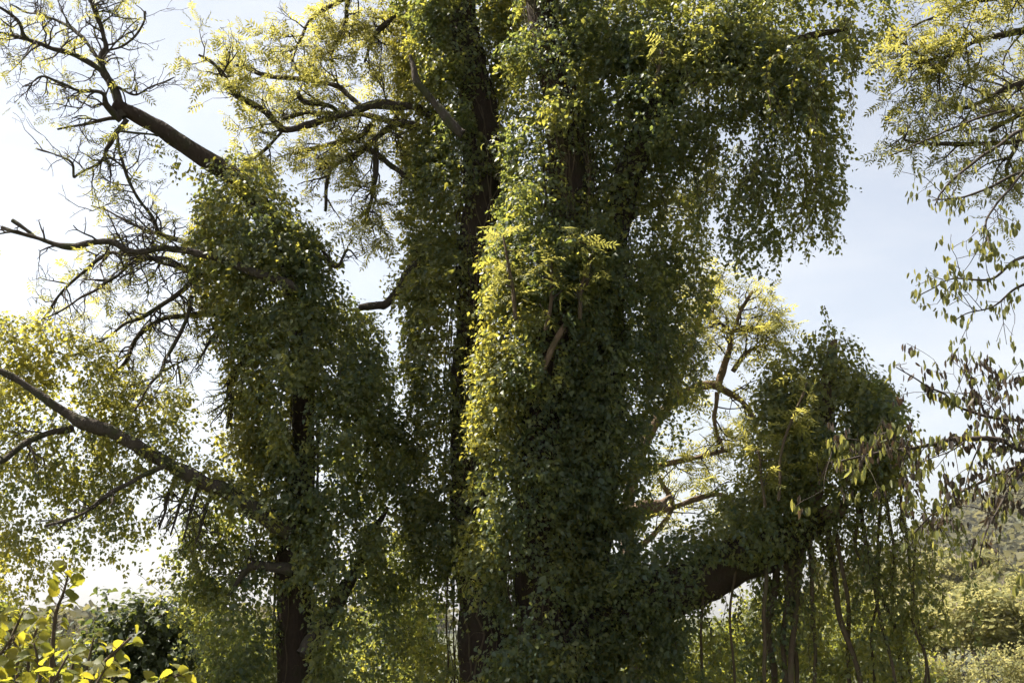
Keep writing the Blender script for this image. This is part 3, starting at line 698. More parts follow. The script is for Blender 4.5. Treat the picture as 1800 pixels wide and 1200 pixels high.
# right-hand stem and its mass
iv.lobe([(1050, 60, 70), (1075, 160, 82), (1078, 260, 78), (1072, 350, 72), (1090, 440, 88), (1110, 540, 90), (1100, 640, 84), (1085, 740, 74), (1068, 840, 66), (1050, 930, 62)], DC + .1, .95, tone=.26, gap=.37)
iv.lobe([(1060, 960, 66), (1060, 1060, 74), (1085, 1160, 80), (1090, 1300, 80)], DC - .1, .9, tone=.2, gap=.36)
iv.lobe([(1165, 380, 46), (1190, 460, 50), (1185, 560, 50), (1180, 650, 46), (1170, 730, 40), (1140, 800, 36)], DC + .3, .7, tone=.38, gap=.42)
iv.lobe([(1075, 440, 36), (1066, 540, 38), (1056, 660, 38), (1040, 770, 38), (1025, 880, 40)], DC - .4, .8, tone=.28, gap=.36)
iv.lobe([(738, -60, 40), (735, 60, 44), (738, 180, 36), (745, 300, 30)], DC + .95, .6, tone=.85, gap=.44)  # outer left fringe, backlit glow put into the leaf tone
iv.lobe([(880, -40, 36), (900, 60, 30), (905, 140, 22)], DC + .9, .5, tone=.85, gap=.46)
# canopy to the right
iv.lobe([(1110, 60, 66), (1190, 70, 76), (1280, 60, 80), (1370, 55, 78), (1450, 45, 66), (1520, 30, 46)], DC - .4, .9, tone=.30, gap=.42)
iv.lobe([(1130, 180, 66), (1210, 170, 70), (1300, 150, 66), (1390, 130, 58)], DC - .5, .9, tone=.28, gap=.40)
iv.lobe([(1120, -90, 90), (1250, -100, 110), (1400, -90, 100)], DC - .1, .7, tone=.34, gap=.40)
iv.lobe([(1140, 280, 56), (1200, 260, 46), (1260, 230, 40)], DC - .2, .75, tone=.3, gap=.42)
iv.lobe([(1410, 150, 46), (1425, 240, 44), (1425, 330, 42), (1415, 410, 32)], DC - .7, .8, tone=.45, gap=.40, droop=.9)
iv.lobe([(1330, 290, 36), (1330, 370, 44), (1330, 440, 34)], DC - .6, .85, tone=.30, gap=.40, droop=.9)
iv.curtain([(1330, 140, 0, 0), (1400, 160, 0, -.1), (1460, 130, 0, 0)], DC - .6, 46, 1.05, tone=.42)
iv.curtain([(1290, 250), (1340, 300), (1430, 290), (1440, 330)], DC - .6, 40, .75, tone=.45)
iv.curtain([(1180, 100), (1300, 170), (1440, 80), (1530, 40)], DC - .5, 44, .5, tone=.4)
iv.curtain([(1150, 300), (1240, 280), (1290, 330)], DC - .3, 22, .6, tone=.4)
iv.curtain([(1150, 600), (1200, 640), (1200, 560)], DC + .2, 22, .5, tone=.36)
# low arm, its ivy and the cap
iv.lobe([(1100, 1040, 56), (1180, 1000, 52), (1250, 960, 48), (1320, 930, 50), (1400, 900, 56)], DC - .15, .95, tone=.26, gap=.34)
iv.lobe([(1080, 1070, 50, 0), (1160, 1020, 48, -.05), (1230, 985, 44, -.08), (1300, 945, 44, -.12), (1370, 920, 44, -.16)], DC - .5, .9, tone=.26, gap=.36)
iv.lobe([(1130, 1110, 56), (1190, 1090, 46), (1210, 1150, 40)], DC - .35, .9, tone=.20, gap=.36)
iv.lobe([(1462, 622, 36), (1450, 665, 70), (1462, 720, 92), (1466, 790, 88), (1450, 860, 78)], DC - .5, 1.0, tone=.46, gap=.34)
iv.lobe([(1390, 655, 44), (1372, 720, 46), (1368, 800, 50), (1362, 870, 50)], DC - .55, .95, tone=.66, gap=.36)  # left side of the cap, lighter tone paints the sun on it
iv.lobe([(1520, 690, 36), (1545, 740, 38), (1545, 800, 36), (1535, 850, 32)], DC - .4, .85, tone=.32, gap=.38)
iv.lobe([(1330, 850, 36), (1300, 900, 40), (1290, 930, 36)], DC - .3, .8, tone=.4, gap=.4)
iv.lobe([(1225, 1100, 34), (1240, 1180, 44), (1260, 1300, 60)], DC + .2, .7, tone=.3, gap=.42)
iv.curtain([(1330, 960), (1440, 930), (1540, 870), (1590, 830)], DC - .4, 46, 1.2, tone=.5, spread=.14)
iv.lobe([(1375, 1000, 26), (1368, 1100, 32), (1368, 1250, 40)], DC - .3, .7, tone=.28, gap=.42)
iv.lobe([(1500, 950, 26), (1528, 1050, 34), (1540, 1180, 44), (1545, 1320, 50)], DC - .45, .7, tone=.5, gap=.44)
iv.lobe([(1450, 1080, 26), (1450, 1200, 34)], DC - .1, .6, tone=.4, gap=.44)
iv.lobe([(1590, 900, 14), (1603, 1030, 17), (1610, 1130, 16)], DC - .5, .7, tone=.5, gap=.42)
iv.curtain([(1210, 1020), (1300, 1000), (1380, 970)], DC - .1, 22, 1.0, tone=.3, spread=.14)
iv.curtain([(1560, 860), (1590, 900), (1600, 1000)], DC - .5, 14, 1.2, tone=.5)
iv.curtain([(1440, 600), (1460, 590), (1480, 600)], DC - .45, 6, .25, size=.05, tone=.5)
iv.tufts([(985, -20, 58), (970, 180, 82), (958, 390, 90), (955, 570, 90), (935, 750, 82), (930, 950, 88), (965, 1150, 96)], DC - .3, 34, .3)
iv.tufts([(1050, 60, 70), (1078, 260, 78), (1090, 440, 88), (1105, 640, 84), (1068, 840, 66), (1060, 1060, 74)], DC + .1, 20, .32)
iv.tufts([(1110, 60, 66), (1280, 60, 80), (1450, 45, 66)], DC - .4, 14, .35)
iv.tufts([(806, -20, 84), (818, 190, 74), (806, 390, 74), (778, 570, 58), (780, 760, 62), (775, 950, 58)], DC + .5, 20, .45)
iv.tufts([(1450, 665, 70), (1462, 720, 92), (1466, 790, 88), (1450, 860, 78)], DC - .5, 14, .45)
iv.build(mid, M_IVY, 300)
# hanging vine ropes below the low arm
for x0, y0, x1, x2, rr in ((1345, 970, 1342, 1350, 5), (1362, 965, 1360, 1352, 9), (1380, 960, 1384, 1378, 7), (1392, 955, 1390, 1400, 6), (1410, 945, 1406, 1392, 8), (1420, 940, 1428, 1440, 5), (1462, 950, 1475, 1512, 7), (1466, 960, 1488, 1500, 5), (1505, 890, 1545, 1585, 5), (1500, 885, 1530, 1556, 4.5), (1541, 860, 1543, 1540, 3.5), (1560, 850, 1578, 1600, 4), (1590, 880, 1606, 1622, 4), (1600, 980, 1618, 1630, 3.5), (1240, 1020, 1236, 1240, 3.5), (1300, 1000, 1297, 1304, 3.5)):
    ym = (y0 + 1200) / 2
    rr *= .72
    q, r = px_curve([(x0, y0 - 25, rr), (x0 * .6 + x1 * .4 + rng.normal() * 2, y0 * .6 + ym * .4, rr), (x1, ym, rr * .95), (x2, 1200, rr * .9), (x2 + rng.normal() * 8, 1440, rr * .9)], DC - .45, 40, 0, rng.uniform(-.25, .25))
    q[:, 0] += rng.uniform(.04, .14) * (vnoise(q * rng.uniform(1.2, 3.5) + rng.uniform(0, 40), 9) - .5); q[:, 1] += .2 * (vnoise(q * 2 + rng.uniform(0, 40), 12) - .5)
    mid.part('hanging_vine', *tube(q, r, 7, .12), M_VINE, smooth=True)

# ================================================================== slender ash behind the right-hand stem
DB = 14.5
base = P(1135, 1430, DB)
back = Thing('ash_tree', 'slender pale-barked ash with feathery yellowish leaves in the gap behind the ivy cap', 'tree', (base[0], base[1], 0))
q, r = px_curve([(1135, 1430, 16), (1120, 1200, 13), (1105, 1000, 12), (1108, 860, 11), (1150, 745, 10), (1205, 690, 8), (1250, 676, 8), (1270, 684, 7)], DB, 60)
back.part('trunk', *tube(q, r, 12, .12), M_PALE, smooth=True)
bt = []
for pts, tw in (([(1262, 684, 7), (1273, 640, 6), (1284, 603, 5.5), (1288, 581, 5), (1303, 547, 4), (1322, 512, 2.5)], 14), ([(1288, 583, 4), (1310, 577, 4), (1337, 577, 3.5), (1375, 566, 2)], 12), ([(1286, 580, 4), (1270, 570, 3.5), (1255, 555, 3), (1240, 530, 2)], 10), ([(1288, 652, 4), (1308, 624, 4), (1330, 612, 3), (1352, 606, 2)], 10), ([(1270, 684, 6), (1297, 700, 5), (1320, 725, 4), (1330, 760, 3)], 9), ([(1115, 830, 6), (1240, 800, 4.5), (1280, 790, 3)], 9), ([(1106, 920, 6), (1250, 870, 5), (1290, 880, 3)], 10), ([(1160, 735, 5), (1180, 680, 4), (1170, 630, 3)], 9), ([(1260, 690, 4), (1258, 740, 3.5), (1270, 790, 2.5)], 8), ([(1105, 980, 6), (1180, 900, 5), (1160, 840, 3)], 10), ([(1180, 715, 5), (1230, 560, 4), (1250, 500, 2.5)], 9)):
    branch(back, pts, DB, M_PALE, twigs=tw, tl=.42, level=1, tips=bt, sides=7)
pinnate_leaves(back, bt, 2, .18, .9, M_ASH, singles=60, keep=.6)

# ================================================================== trees at the right edge of the view (trunks stand just outside it)
DR = 10.2
bx, by = P(2080, 1480, DR)[:2]
rash = Thing('ash_tree', 'ash tree with dense sunlit yellow-green compound leaves hanging in at the upper right corner', 'tree', (bx, by, 0))
q, r = px_curve([(2080, 1520, 46), (2070, 1100, 38), (2050, 700, 32), (2030, 300, 26), (2000, 0, 20), (1970, -300, 12), (1985, -600, 6), (1960, -800, 1)], DR, 70)
rash.part('trunk', *tube(q, r, 16, .1), M_BARK, smooth=True)
rt = []
for pts, tw, tl in (([(2030, 300, 9), (1900, 230, 6), (1760, 254, 4.5), (1604, 252, 3.4), (1590, 240, 3), (1582, 232, 2.6)], 4, .25), ([(2010, 100, 10), (1880, 60, 7), (1760, 60, 5), (1660, 100, 3.5), (1600, 110, 2)], 20, .5), ([(2005, 40, 10), (1900, -20, 7), (1800, -10, 5), (1690, 10, 3.5), (1600, 50, 2)], 18, .5), ([(2010, 130, 9), (1880, 140, 6), (1780, 150, 5), (1700, 190, 3.5), (1620, 170, 2)], 20, .48), ([(2020, 180, 8), (1900, 180, 6), (1800, 200, 4), (1740, 230, 3)], 16, .45), ([(1700, 60, 5), (1680, 90, 4), (1655, 115, 4), (1625, 105, 3), (1570, 60, 2)], 8, .35), ([(2000, 0, 8), (1900, -100, 6), (1750, -120, 4), (1650, -80, 2)], 16, .5), ([(1790, 250, 5), (1770, 300, 4), (1790, 340, 3)], 8, .35)):
    branch(rash, pts, DR, M_BARK, twigs=tw, tl=tl, level=2, tips=rt, up=-.1, dz1=rng.uniform(-.5, .6))
pinnate_leaves(rash, rt, 2, .15, .7, M_ASH, singles=150, keep=.34)

DW = 8.6
bx, by = P(2120, 1640, DW)[:2]
droop = Thing('drooping_tree', 'thin-branched tree with drooping folded leaves, some withered brown, along twigs at the right edge', 'tree', (bx, by, 0))
q, r = px_curve([(2120, 1680, 30), (2110, 1300, 24), (2080, 950, 20), (2060, 650, 16), (2050, 350, 11), (2035, 100, 7), (2050, -250, 4), (2035, -500, .8)], DW, 70)
droop.part('trunk', *tube(q, r, 12, .08), M_BARK, smooth=True)
def droop_leaves(lines, n, mat, size, tone, label=None, rolled=True, singles=150):
    T, TF = rolled_leaf()
    pos, nv, tp, sc, tn = [], [], [], [], []
    for i in range(n):
        p, d = lines[rng.integers(0, len(lines))]
        a = p + rng.normal(size=3) * .03
        for _ in range(rng.integers(2, 5)):
            pos.append(a + rng.normal(size=3) * np.array([.022, .022, .012])); tp.append(nrm(-UP + rng.normal(size=3) * .28)); h = rng.normal(size=3) * np.array([1, 1, .1]); nv.append(nrm(h))
            sc.append(size * rng.uniform(.65, 1.2)); tn.append(np.clip(rng.normal(tone, .25), 0, 1))
    pos, nv, tp, sc, tn = map(np.array, (pos, nv, tp, sc, tn))
    temps = [(T, TF), (T * np.array([1.7, 1, .7]), TF), (T * np.array([.7, 1.1, 1.2]), TF)]
    s = np.arange(len(pos)) < singles
    put_singles(droop, 'leaf', temps, mat, pos[s], nv[s], tp[s], sc[s], tn[s])
    if (~s).any():
        acc = Acc(); tones = []; v = rng.integers(0, 3, len(pos))
        for k in range(3):
            m = ~s & (v == k)
            if m.any(): acc.add(*stamp(temps[k][0], TF, pos[m], nv[m], tp[m], sc[m])); tones.append(np.repeat(tn[m], len(T)))
        droop.part('foliage', *acc.get(), mat, {'tone': np.concatenate(tones)}, kind='stuff')
def droop_branches(specs, tl):
    t = []
    for pts, tw in specs:
        q = branch(droop, [(a_, b_, c_ * .72) for a_, b_, c_ in pts], DW, M_TWIG, twigs=tw, tl=tl, level=1, tips=t, sides=6, up=-.25, kids=2, dz1=rng.uniform(-.5, .5), wig=.22, spurs=False, tr=.4)
        t += [(p, UP) for p in q[len(q) // 3:]]
    return t
low = droop_branches([([(2075, 900, 12), (1900, 800, 8), (1800, 789, 7), (1750, 771, 6.5), (1660, 777, 5), (1600, 786, 4), (1540, 798, 3.2), (1480, 807, 2.2)], 16), ([(2065, 760, 10), (1900, 745, 6), (1800, 738, 4.5), (1750, 735, 4), (1690, 714, 3), (1660, 693, 2.6), (1615, 672, 2), (1573, 643, 1.2)], 12), ([(2075, 880, 9), (1900, 815, 6), (1800, 820, 5), (1756, 831, 4), (1696, 858, 3.2), (1660, 885, 2.6), (1605, 937, 1.6)], 11), ([(1750, 775, 4), (1720, 700, 3), (1690, 650, 2)], 5), ([(1850, 800, 5), (1780, 850, 4), (1740, 920, 2.5), (1720, 980, 1.5)], 6), ([(1560, 796, 2.5), (1520, 775, 2), (1470, 770, 1.4)], 4)], .46)
up_ = droop_branches([([(2055, 420, 9), (1900, 440, 6), (1800, 453, 4), (1740, 490, 3), (1680, 488, 2), (1620, 520, 1.4)], 10), ([(2050, 300, 9), (1900, 240, 6), (1800, 229, 5), (1744, 261, 4), (1660, 327, 3), (1640, 365, 1.6)], 11), ([(2050, 360, 8), (1900, 320, 5), (1800, 300, 4), (1720, 340, 3), (1640, 350, 1.6)], 10), ([(2055, 250, 7), (1900, 180, 5), (1800, 190, 4), (1700, 215, 3), (1560, 275, 1.5)], 8), ([(1800, 300, 4), (1740, 380, 3), (1735, 430, 2), (1745, 440, 1.5)], 5), ([(1900, 440, 5), (1800, 500, 3.5), (1740, 540, 2), (1680, 560, 1.2)], 8)], .34)
droop_leaves(low, 250, M_WILT, .056, .4, singles=110)
droop_leaves(low, 230, M_DROOP, .062, .5, singles=70)
droop_leaves(up_, 260, M_DROOP, .054, .6, singles=120)

# ================================================================== shrubs and bushes
def bush(name, label, cat, D, blobs, mat, size, tone, dens=1.0, gap=.36, group=None, stems=7, temp=(HEART, HEART_F), steps=5, singles=0, out=.6, tl=.5):
    cx = np.mean([b[0] for b in blobs]); x, y = P(cx, 1150, D)[:2]; z = gz(x, y)
    t = Thing(name, label, cat, (x, y, z), group)
    acc = Acc(); tt = []
    for i in range(stems):
        b = blobs[i % len(blobs)]; top = P(b[0] + rng.normal() * b[2] * .4, b[1] + b[2] * .2, D)
        a = np.array([x + rng.normal() * .25, y + rng.normal() * .25, z - .05])
        n = spline(np.array([a, (a + top) / 2 + rng.normal(size=3) * .15 + UP * .15, top]), 14)
        acc.add(*tube(n, np.linspace(.022, .006, 14), 6))
        for _ in range(5): grow(acc, tt, n[rng.integers(6, 14)], nrm(rng.normal(size=3) + UP * .6), tl, .006, 1, spurs=False)
    t.part('stems', *acc.get(), M_TWIG, smooth=True, kind='stuff')
    v = Ivy()
    for b in blobs: v.lobe([b], D, dens, size=size, tone=tone, gap=gap, steps=steps, inner=.15, out=out, droop=.25, stem=0, nf=1.6)
    pos, nv, tp, sc, tn = (np.concatenate(k) for k in (v.pos, v.nv, v.tp, v.sc, v.tn))
    ok = pos[:, 2] > z + .05; pos, nv, tp, sc, tn = pos[ok], nv[ok], tp[ok], sc[ok], tn[ok]
    V, F = stamp(*temp, pos, nv, tp, sc)
    t.part('foliage', V, F, mat, {'tone': np.repeat(tn, len(temp[0]))}, kind='stuff')
    return t
OV = (OVAL, OVAL_F)
bush('dark_bush', 'rounded dark green bush behind the yellow-leaved hazel shoots at lower left', 'bush', 13.2, [(235, 1125, 62), (275, 1110, 58), (200, 1170, 60), (290, 1180, 70), (230, 1260, 90)], M_DARKBUSH, .062, .25, .7, .28)
bush('shrub', 'tangled yellow-green shrub behind the slim tree, between its trunk and the dark bush', 'shrub', 16, [(390, 1130, 70), (350, 1060, 46), (450, 1170, 80), (420, 1290, 110), (330, 1220, 70)], M_SHRUB, .06, .55, .55, .42, temp=OV)
bush('shrub', 'sunlit leafy shrub rising between the slim tree and the huge ivy tree', 'shrub', 15, [(690, 1000, 46), (720, 1090, 60), (660, 1150, 70), (730, 1190, 70), (690, 1290, 100)], M_SHRUB, .06, .32, .7, .38, temp=OV)
bush('shrub', 'bright shrub glowing behind the trunk fork at the foot of the slim tree', 'shrub', 18, [(560, 1100, 50), (590, 1180, 70), (540, 1260, 90)], M_SHRUB, .07, .6, .6, .40, temp=OV)
bush('shrub', 'yellow-green shrub seen in the gaps under the thick low arm', 'shrub', 17, [(1180, 1160, 60), (1130, 1200, 70), (1220, 1230, 80), (1260, 1120, 36)], M_SHRUB, .07, .6, .6, .40, temp=OV)
bush('shrub', 'sunlit shrub behind the curtain of hanging vine ropes', 'shrub', 18, [(1330, 1120, 66), (1400, 1100, 56), (1360, 1200, 90), (1290, 1200, 70)], M_SHRUB, .07, .6, .65, .38, temp=OV)
bush('shrub', 'bright leafy shrub to the side of the vine ropes, before the hillside trees', 'shrub', 21, [(1470, 1110, 60), (1530, 1150, 66), (1480, 1200, 90), (1580, 1230, 80)], M_SHRUB, .075, .62, .6, .38, temp=OV)
bush('shrub', 'grey-green shrub half hidden behind the hazel shoots at the left edge', 'shrub', 15, [(30, 1120, 60), (100, 1170, 50), (-30, 1090, 60), (60, 1250, 90), (150, 1230, 60)], M_SHRUB, .06, .6, .55, .42, temp=OV)

bush('shrub', 'pale low shrub at the bottom right, before the bank of hillside trees', 'shrub', 36, [(1640, 1180, 30), (1690, 1195, 36), (1600, 1200, 40), (1650, 1240, 60)], M_FAR, .10, .5, .5, .40, temp=OV)
bush('shrub', 'pale leafy shrub in the bottom right corner of the view', 'shrub', 33, [(1750, 1175, 30), (1800, 1165, 40), (1770, 1220, 60), (1850, 1190, 60)], M_FAR, .10, .5, .5, .40, temp=OV)
# ================================================================== hazel shoots close to the camera
DH = 4.3
hx, hy = P(90, 1200, DH)[:2]
hazel = Thing('hazel_shrub', 'nearby hazel shoots with large bright yellow toothed leaves in the bottom left corner', 'shrub', (hx, hy, 0))
HZ = [hazel_leaf(k) for k in range(6)]
hz_mesh = {}
hz_all = []
def hz_leaf(*a): hz_all.append(a)
hz_petiole = Acc()
def hz_stem(pts, D, n, s, first=.3):
    q, r = px_curve(pts, D, 40); hazel.part('stem', *tube(q, r, 7, .05), M_VINE, smooth=True)
    t = nrm(np.gradient(q, axis=0))
    for i, k in enumerate(np.linspace(40 * first, 39, int(n * 1.9)).astype(int)):
        sd = 1 if i % 2 else -1
        o = nrm(np.array([sd, rng.normal() * .7, .25 + rng.normal() * .3])); a = q[k]; b = a + o * .02 + t[k] * .012
        hz_petiole.add(*tube(np.array([a, (a + b) / 2 + UP * .003, b]), .0012, 4))
        hz_leaf(b, nrm(UP * .55 + rng.normal(size=3) * .45 - np.array([0, .35, 0])), nrm(o + t[k] * .4 - UP * .25 + rng.normal(size=3) * .2), s * rng.uniform(.36, .72), np.clip(rng.normal(.6, .3), 0, 1))
hz_stem([(70, 1420, 6), (88, 1250, 5), (92, 1150, 4), (98, 1080, 3.2), (112, 1040, 2.4), (122, 1000, 1.4)], DH, 17, .066, .42)
hz_stem([(70, 1420, 6), (140, 1260, 4.5), (170, 1180, 3.5), (230, 1120, 2.4), (215, 1130, 1.6)][:4], DH + .1, 11, .072, .3)
hz_stem([(60, 1420, 6), (10, 1230, 4), (15, 1140, 3), (40, 1075, 1.8)], DH + .2, 14, .066, .2)
hz_stem([(60, 1420, 5), (-30, 1260, 4), (-20, 1150, 3), (-5, 1080, 1.8)], DH + .3, 12, .066, .2)
hz_stem([(75, 1420, 5), (60, 1230, 4), (50, 1160, 3), (70, 1090, 1.6)], DH + .5, 14, .062, .2)
hz_stem([(90, 1420, 5), (140, 1280, 4), (150, 1190, 3), (165, 1120, 1.6)], DH + .4, 12, .062, .2)
hz_stem([(90, 1420, 5), (180, 1300, 4), (270, 1210, 3), (315, 1185, 1.8)], DH + .1, 9, .070, .5)
hz_stem([(70, 1420, 5), (30, 1290, 4), (80, 1220, 3), (120, 1150, 1.6)], DH - .3, 10, .068, .4)
hz_stem([(60, 1430, 5), (0, 1290, 4), (-10, 1180, 3), (20, 1120, 1.6)], DH + 0.1, 15, .064, .35)
hz_stem([(66, 1430, 5), (30, 1290, 4), (30, 1150, 3), (10, 1090, 1.6)], DH + 0.6, 15, .064, .35)
hz_stem([(72, 1430, 5), (110, 1290, 4), (120, 1200, 3), (140, 1130, 1.6)], DH + 0.7, 15, .064, .35)
hz_stem([(78, 1430, 5), (160, 1290, 4), (190, 1230, 3), (200, 1160, 1.6)], DH + 0.3, 13, .064, .35)
hz_stem([(84, 1430, 5), (200, 1290, 4), (250, 1250, 3), (290, 1200, 1.6)], DH + 0.2, 11, .064, .35)
hz_stem([(90, 1430, 5), (60, 1290, 4), (70, 1190, 3), (60, 1130, 1.6)], DH + -0.1, 13, .064, .35)
hz_stem([(96, 1430, 5), (130, 1290, 4), (110, 1220, 3), (95, 1160, 1.6)], DH + 0.15, 13, .064, .35)
hz_stem([(102, 1430, 5), (20, 1290, 4), (-20, 1210, 3), (-25, 1150, 1.6)], DH + -0.1, 12, .064, .35)
hz_stem([(108, 1430, 5), (90, 1290, 4), (150, 1230, 3), (185, 1175, 1.6)], DH + -0.2, 10, .064, .35)
hz_all.sort(key=lambda a: -a[0][2])
hz_rest = {}
for i, (pos, nv, tp, s, tone) in enumerate(hz_all):      # the 300 that show largest are leaves of their own, those below the view are joined
    v = rng.integers(0, 6); b = int(np.clip(tone * 4, 0, 3))
    if i < 300:
        if (v, b) not in hz_mesh: hz_mesh[v, b] = make_mesh('leaf', *HZ[v], M_HAZEL, {'tone': np.full(len(HZ[v][0]), (b + .5) / 4)}, True)
        hazel.piece('leaf', hz_mesh[v, b], leaf_matrix(pos, nv, tp, s))
    else: hz_rest.setdefault(v, []).append((pos, nv, tp, s))
acc = Acc()
for v, L_ in hz_rest.items(): acc.add(*stamp(*HZ[v], *(np.array(k) for k in zip(*L_))))
if acc.n: hazel.part('lower_leaves', *acc.get(), M_HAZEL, {'tone': np.full(acc.n, .6)}, True, kind='stuff')
hazel.part('petioles', *hz_petiole.get(), M_VINE, smooth=True, kind='stuff')

# ================================================================== trees on and before the hillside
def crown_mesh(seed, conifer=False, nleaf=3600, leaf=.045):
    """Unit tree crown (height 1) of leaf faces gathered in clumps, with gaps."""
    r = np.random.default_rng(seed)
    if conifer:
        n = nleaf // 3; h = r.random(n) ** .8; ang = r.uniform(0, 2 * math.pi, n); tier = np.sin(h * 40 + seed) * .25 + .85
        rad = (1 - h) * .2 * tier * np.sqrt(r.random(n)) + .01; pos = np.stack([np.cos(ang) * rad, np.sin(ang) * rad, .08 + .92 * h - rad * .35], 1)
        o = np.stack([np.cos(ang), np.sin(ang), 0 * ang - .2], 1)
    else:
        m = 26; c = r.normal(size=(m, 3)); c /= np.linalg.norm(c, axis=1, keepdims=True); c *= r.uniform(.35, 1.0, (m, 1)); c = c * np.array([.34, .34, .30]) + np.array([0, 0, .66])
        R = r.uniform(.07, .14, m); k = r.integers(0, m, nleaf); o = r.normal(size=(nleaf, 3)); o /= np.linalg.norm(o, axis=1, keepdims=True)
        pos = c[k] + o * (R[k] * (.4 + .6 * r.random(nleaf) ** .4))[:, None] * np.array([1.15, 1.15, .75])
    n = len(pos)
    V, F = stamp(OVAL[:4], np.array([[0, 2, 1], [0, 3, 2]]), pos, nrm(o * .5 + UP * .5 + r.normal(size=(n, 3)) * .6), nrm(o + r.normal(size=(n, 3)) * .6), leaf * r.uniform(.6, 1.3, n))
    cl = np.repeat(np.clip(.35 + .3 * (vnoise(pos * 9, seed) - .5) * 2 + r.normal(size=n) * .2, 0, 1), 4)
    return V, F, cl
def tree_skeleton(seed):
    r = np.random.default_rng(seed); acc = Acc()
    for k in range(3 + seed % 3):
        a = r.uniform(0, 6.28); e = np.array([math.cos(a) * r.uniform(.05, .26), math.sin(a) * r.uniform(.05, .26), r.uniform(.75, .97)]); s = np.array([0, 0, r.uniform(.02, .2)])
        p = spline(np.array([[0, 0, -.04], s, (s + e) / 2 + np.array([e[0] * .1, e[1] * .1, .04]), e]), 14); acc.add(*tube(p, np.linspace(.014, .002, 14), 6))
        for j in range(7):
            i = r.integers(5, 13); d = r.normal(size=3); d[2] = abs(d[2]); d /= np.linalg.norm(d); acc.add(*tube(np.array([p[i], p[i] + d * .08, p[i] + d * .17 + np.array([0, 0, .03])]), [.005, .0035, .0015], 4))
    return acc.get()
cr, sk = [], []
for k in range(5):
    V, F, tn = crown_mesh(k + 1); cr.append(make_mesh('crown', V, F, M_FAR, {'tone': tn}))
    V, F = tree_skeleton(k + 1); sk.append(make_mesh('trunk', V, F, M_FARBARK, None, True))
Vc, Fc, tc_ = crown_mesh(40, True); con = make_mesh('crown', Vc, Fc, M_HILL, {'tone': tc_})
def far_tree(px, py, D, k, name, label, group=None, conifer=False, wide=1.0):
    x, y = P(px, 1125, D)[:2]; z = gz(x, y); h = max(3.0, 1.6 + (1125 - py) / FOC * D - z)
    e = bpy.data.objects.new(name, None); C.objects.link(e); e.location = (x, y, z); e.scale = (h * wide, h * wide, h); e.rotation_euler = (0, 0, rng.uniform(0, 6.28))
    e['label'] = label; e['category'] = 'tree'
    if group: e['group'] = group
    link('trunk', sk[k % 5], e); link('crown', con if conifer else cr[k % 5], e)
G1 = 'pale trees at the foot of the hillside'
far_tree(1672, 962, 150, 0, 'hillside_tree', 'round-crowned yellowish tree with the highest top in the bank below the hill', wide=1.1)
far_tree(1722, 966, 146, 1, 'hillside_tree', 'open yellowish tree with forked grey stems showing, just below the hill', wide=1.0)
far_tree(1770, 985, 138, 2, 'hillside_tree', 'pale tree with bare grey stems close to the right edge, below the hill', wide=.9)
for px, py, D, k in ((1620, 985, 156, 3), (1575, 1000, 150, 4), (1530, 1015, 150, 2), (1480, 1030, 150, 0), (1420, 1040, 145, 1), (1350, 1045, 145, 2), (1645, 1050, 112, 4), (1700, 1065, 108, 0), (1755, 1075, 104, 3), (1815, 1050, 110, 1), (1600, 1070, 112, 2), (1555, 1080, 108, 4), (1680, 1120, 78, 3), (1735, 1130, 72, 1), (1790, 1120, 70, 4), (1625, 1130, 74, 0), (1840, 990, 140, 0), (1880, 970, 145, 3), (1870, 1080, 100, 2)):
    far_tree(px, py, D, k, 'hillside_tree', 'pale yellow-green tree in the back row of trees at the foot of the hill' if D > 120 else 'bushy pale tree in the middle row of trees at the foot of the hill', G1 + (' (back row)' if D > 120 else ' (middle row)'), wide=rng.uniform(1.0, 1.35))
for px, py, D, k in ((1590, 1095, 60, 2), (1640, 1100, 54, 0), (1690, 1088, 58, 4), (1740, 1098, 52, 1), (1790, 1090, 56, 3), (1840, 1100, 50, 0), (1560, 1110, 52, 3), (1670, 1135, 44, 1), (1730, 1140, 42, 4), (1620, 1140, 44, 2), (1800, 1135, 42, 0)):
    far_tree(px, py, D, k, 'hillside_tree', 'low wide tree in the front row of pale trees at the foot of the hill', G1 + ' (front row)', wide=rng.uniform(1.3, 1.7))
G2 = 'trees far behind the left side'
for px, py, D, k in ((70, 1090, 120, 0), (20, 1080, 110, 1), (-40, 1070, 120, 2), (330, 1085, 120, 3), (420, 1080, 115, 4), (610, 1080, 120, 1), (690, 1085, 115, 0), (250, 1100, 130, 2)):
    far_tree(px, py, D, k, 'distant_tree', 'distant pale tree on the low skyline behind the slim ivy-clad tree', G2)
for px, py, D in ((110, 1078, 170), (128, 1096, 175), (95, 1086, 165)):
    far_tree(px, py, D, 0, 'distant_conifer', 'small distant grey conifer on the skyline behind the hazel shoots', 'distant conifers at left', True)
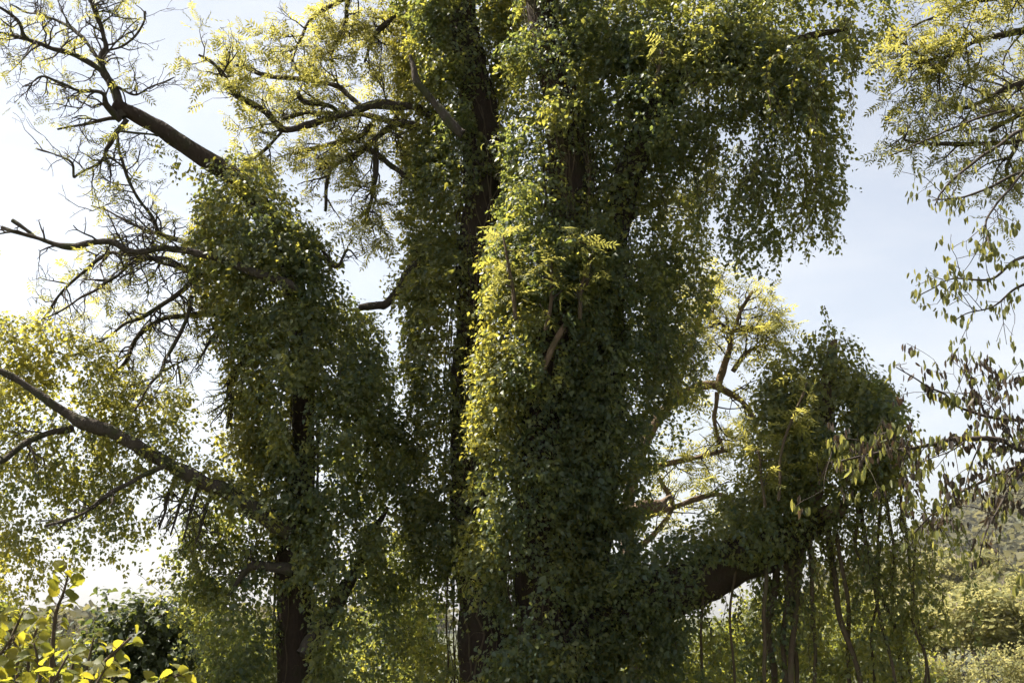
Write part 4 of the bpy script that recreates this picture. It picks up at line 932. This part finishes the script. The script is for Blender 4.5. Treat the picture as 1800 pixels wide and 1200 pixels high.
# the wood that covers the hill: one mass
FV, FF, FT, nn = [], [], [], 0
r9 = np.random.default_rng(5)
near_ = [crown_mesh(60 + k, k > 2, 140, .15) for k in range(4)]; far_ = [crown_mesh(70 + k, k > 1, 50 if k < 2 else 120, .27) for k in range(4)]
cnt = 0
while cnt < 2250:
    left_side = cnt > 1800
    y = r9.uniform(120, 800); x = y * (r9.uniform(-.5, -.05) if left_side else r9.uniform(.22, .62))
    if x < 20 and not left_side or left_side and y < 200: continue
    V, F, tn = (near_ if y < 300 else far_)[r9.integers(0, 4)]; h = r9.uniform(5, 10) * (.8 if y < 200 else 1); a = r9.uniform(0, 6.28)
    R = np.array([[math.cos(a), -math.sin(a), 0], [math.sin(a), math.cos(a), 0], [0, 0, 1]])
    FV.append((V * np.array([1.35, 1.35, 1])) @ R.T * h + np.array([x, y, gz(x, y) - .3 * h])); FF.append(F + nn); FT.append(np.clip(tn + r9.normal() * .25, 0, 1)); nn += len(V); cnt += 1
hw = link('forest', make_mesh('forest', np.vstack(FV), np.vstack(FF), M_HILL, {'tone': np.concatenate(FT)}))
hw['kind'] = 'stuff'; hw['label'] = 'grey-green wood of small trees covering the far slopes behind everything'; hw['category'] = 'forest'

# ================================================================== the air: an even, thin haze round the whole place
hx0, hz0, hz1 = 3200.0, -30.0, 160.0
HV = np.array([[x, y, z] for z in (hz0, hz1) for y in (-hx0, hx0) for x in (-hx0, hx0)])
HF = np.array([[0, 2, 3], [0, 3, 1], [4, 5, 7], [4, 7, 6], [0, 1, 5], [0, 5, 4], [2, 6, 7], [2, 7, 3], [0, 4, 6], [0, 6, 2], [1, 3, 7], [1, 7, 5]])
hm, hN, hL = new_mat('thin_haze')
ho = hN.new('ShaderNodeOutputMaterial'); hv = hN.new('ShaderNodeVolumePrincipled')
hv.inputs['Color'].default_value = (.93, .95, 1.0, 1); hv.inputs['Density'].default_value = HAZE; hv.inputs['Anisotropy'].default_value = .3
hL.new(hv.outputs[0], ho.inputs['Volume'])
hz = link('haze', make_mesh('haze', HV, HF, hm)); hz['kind'] = 'stuff'; hz['label'] = 'thin pale haze in the air over the slopes'; hz['category'] = 'haze'
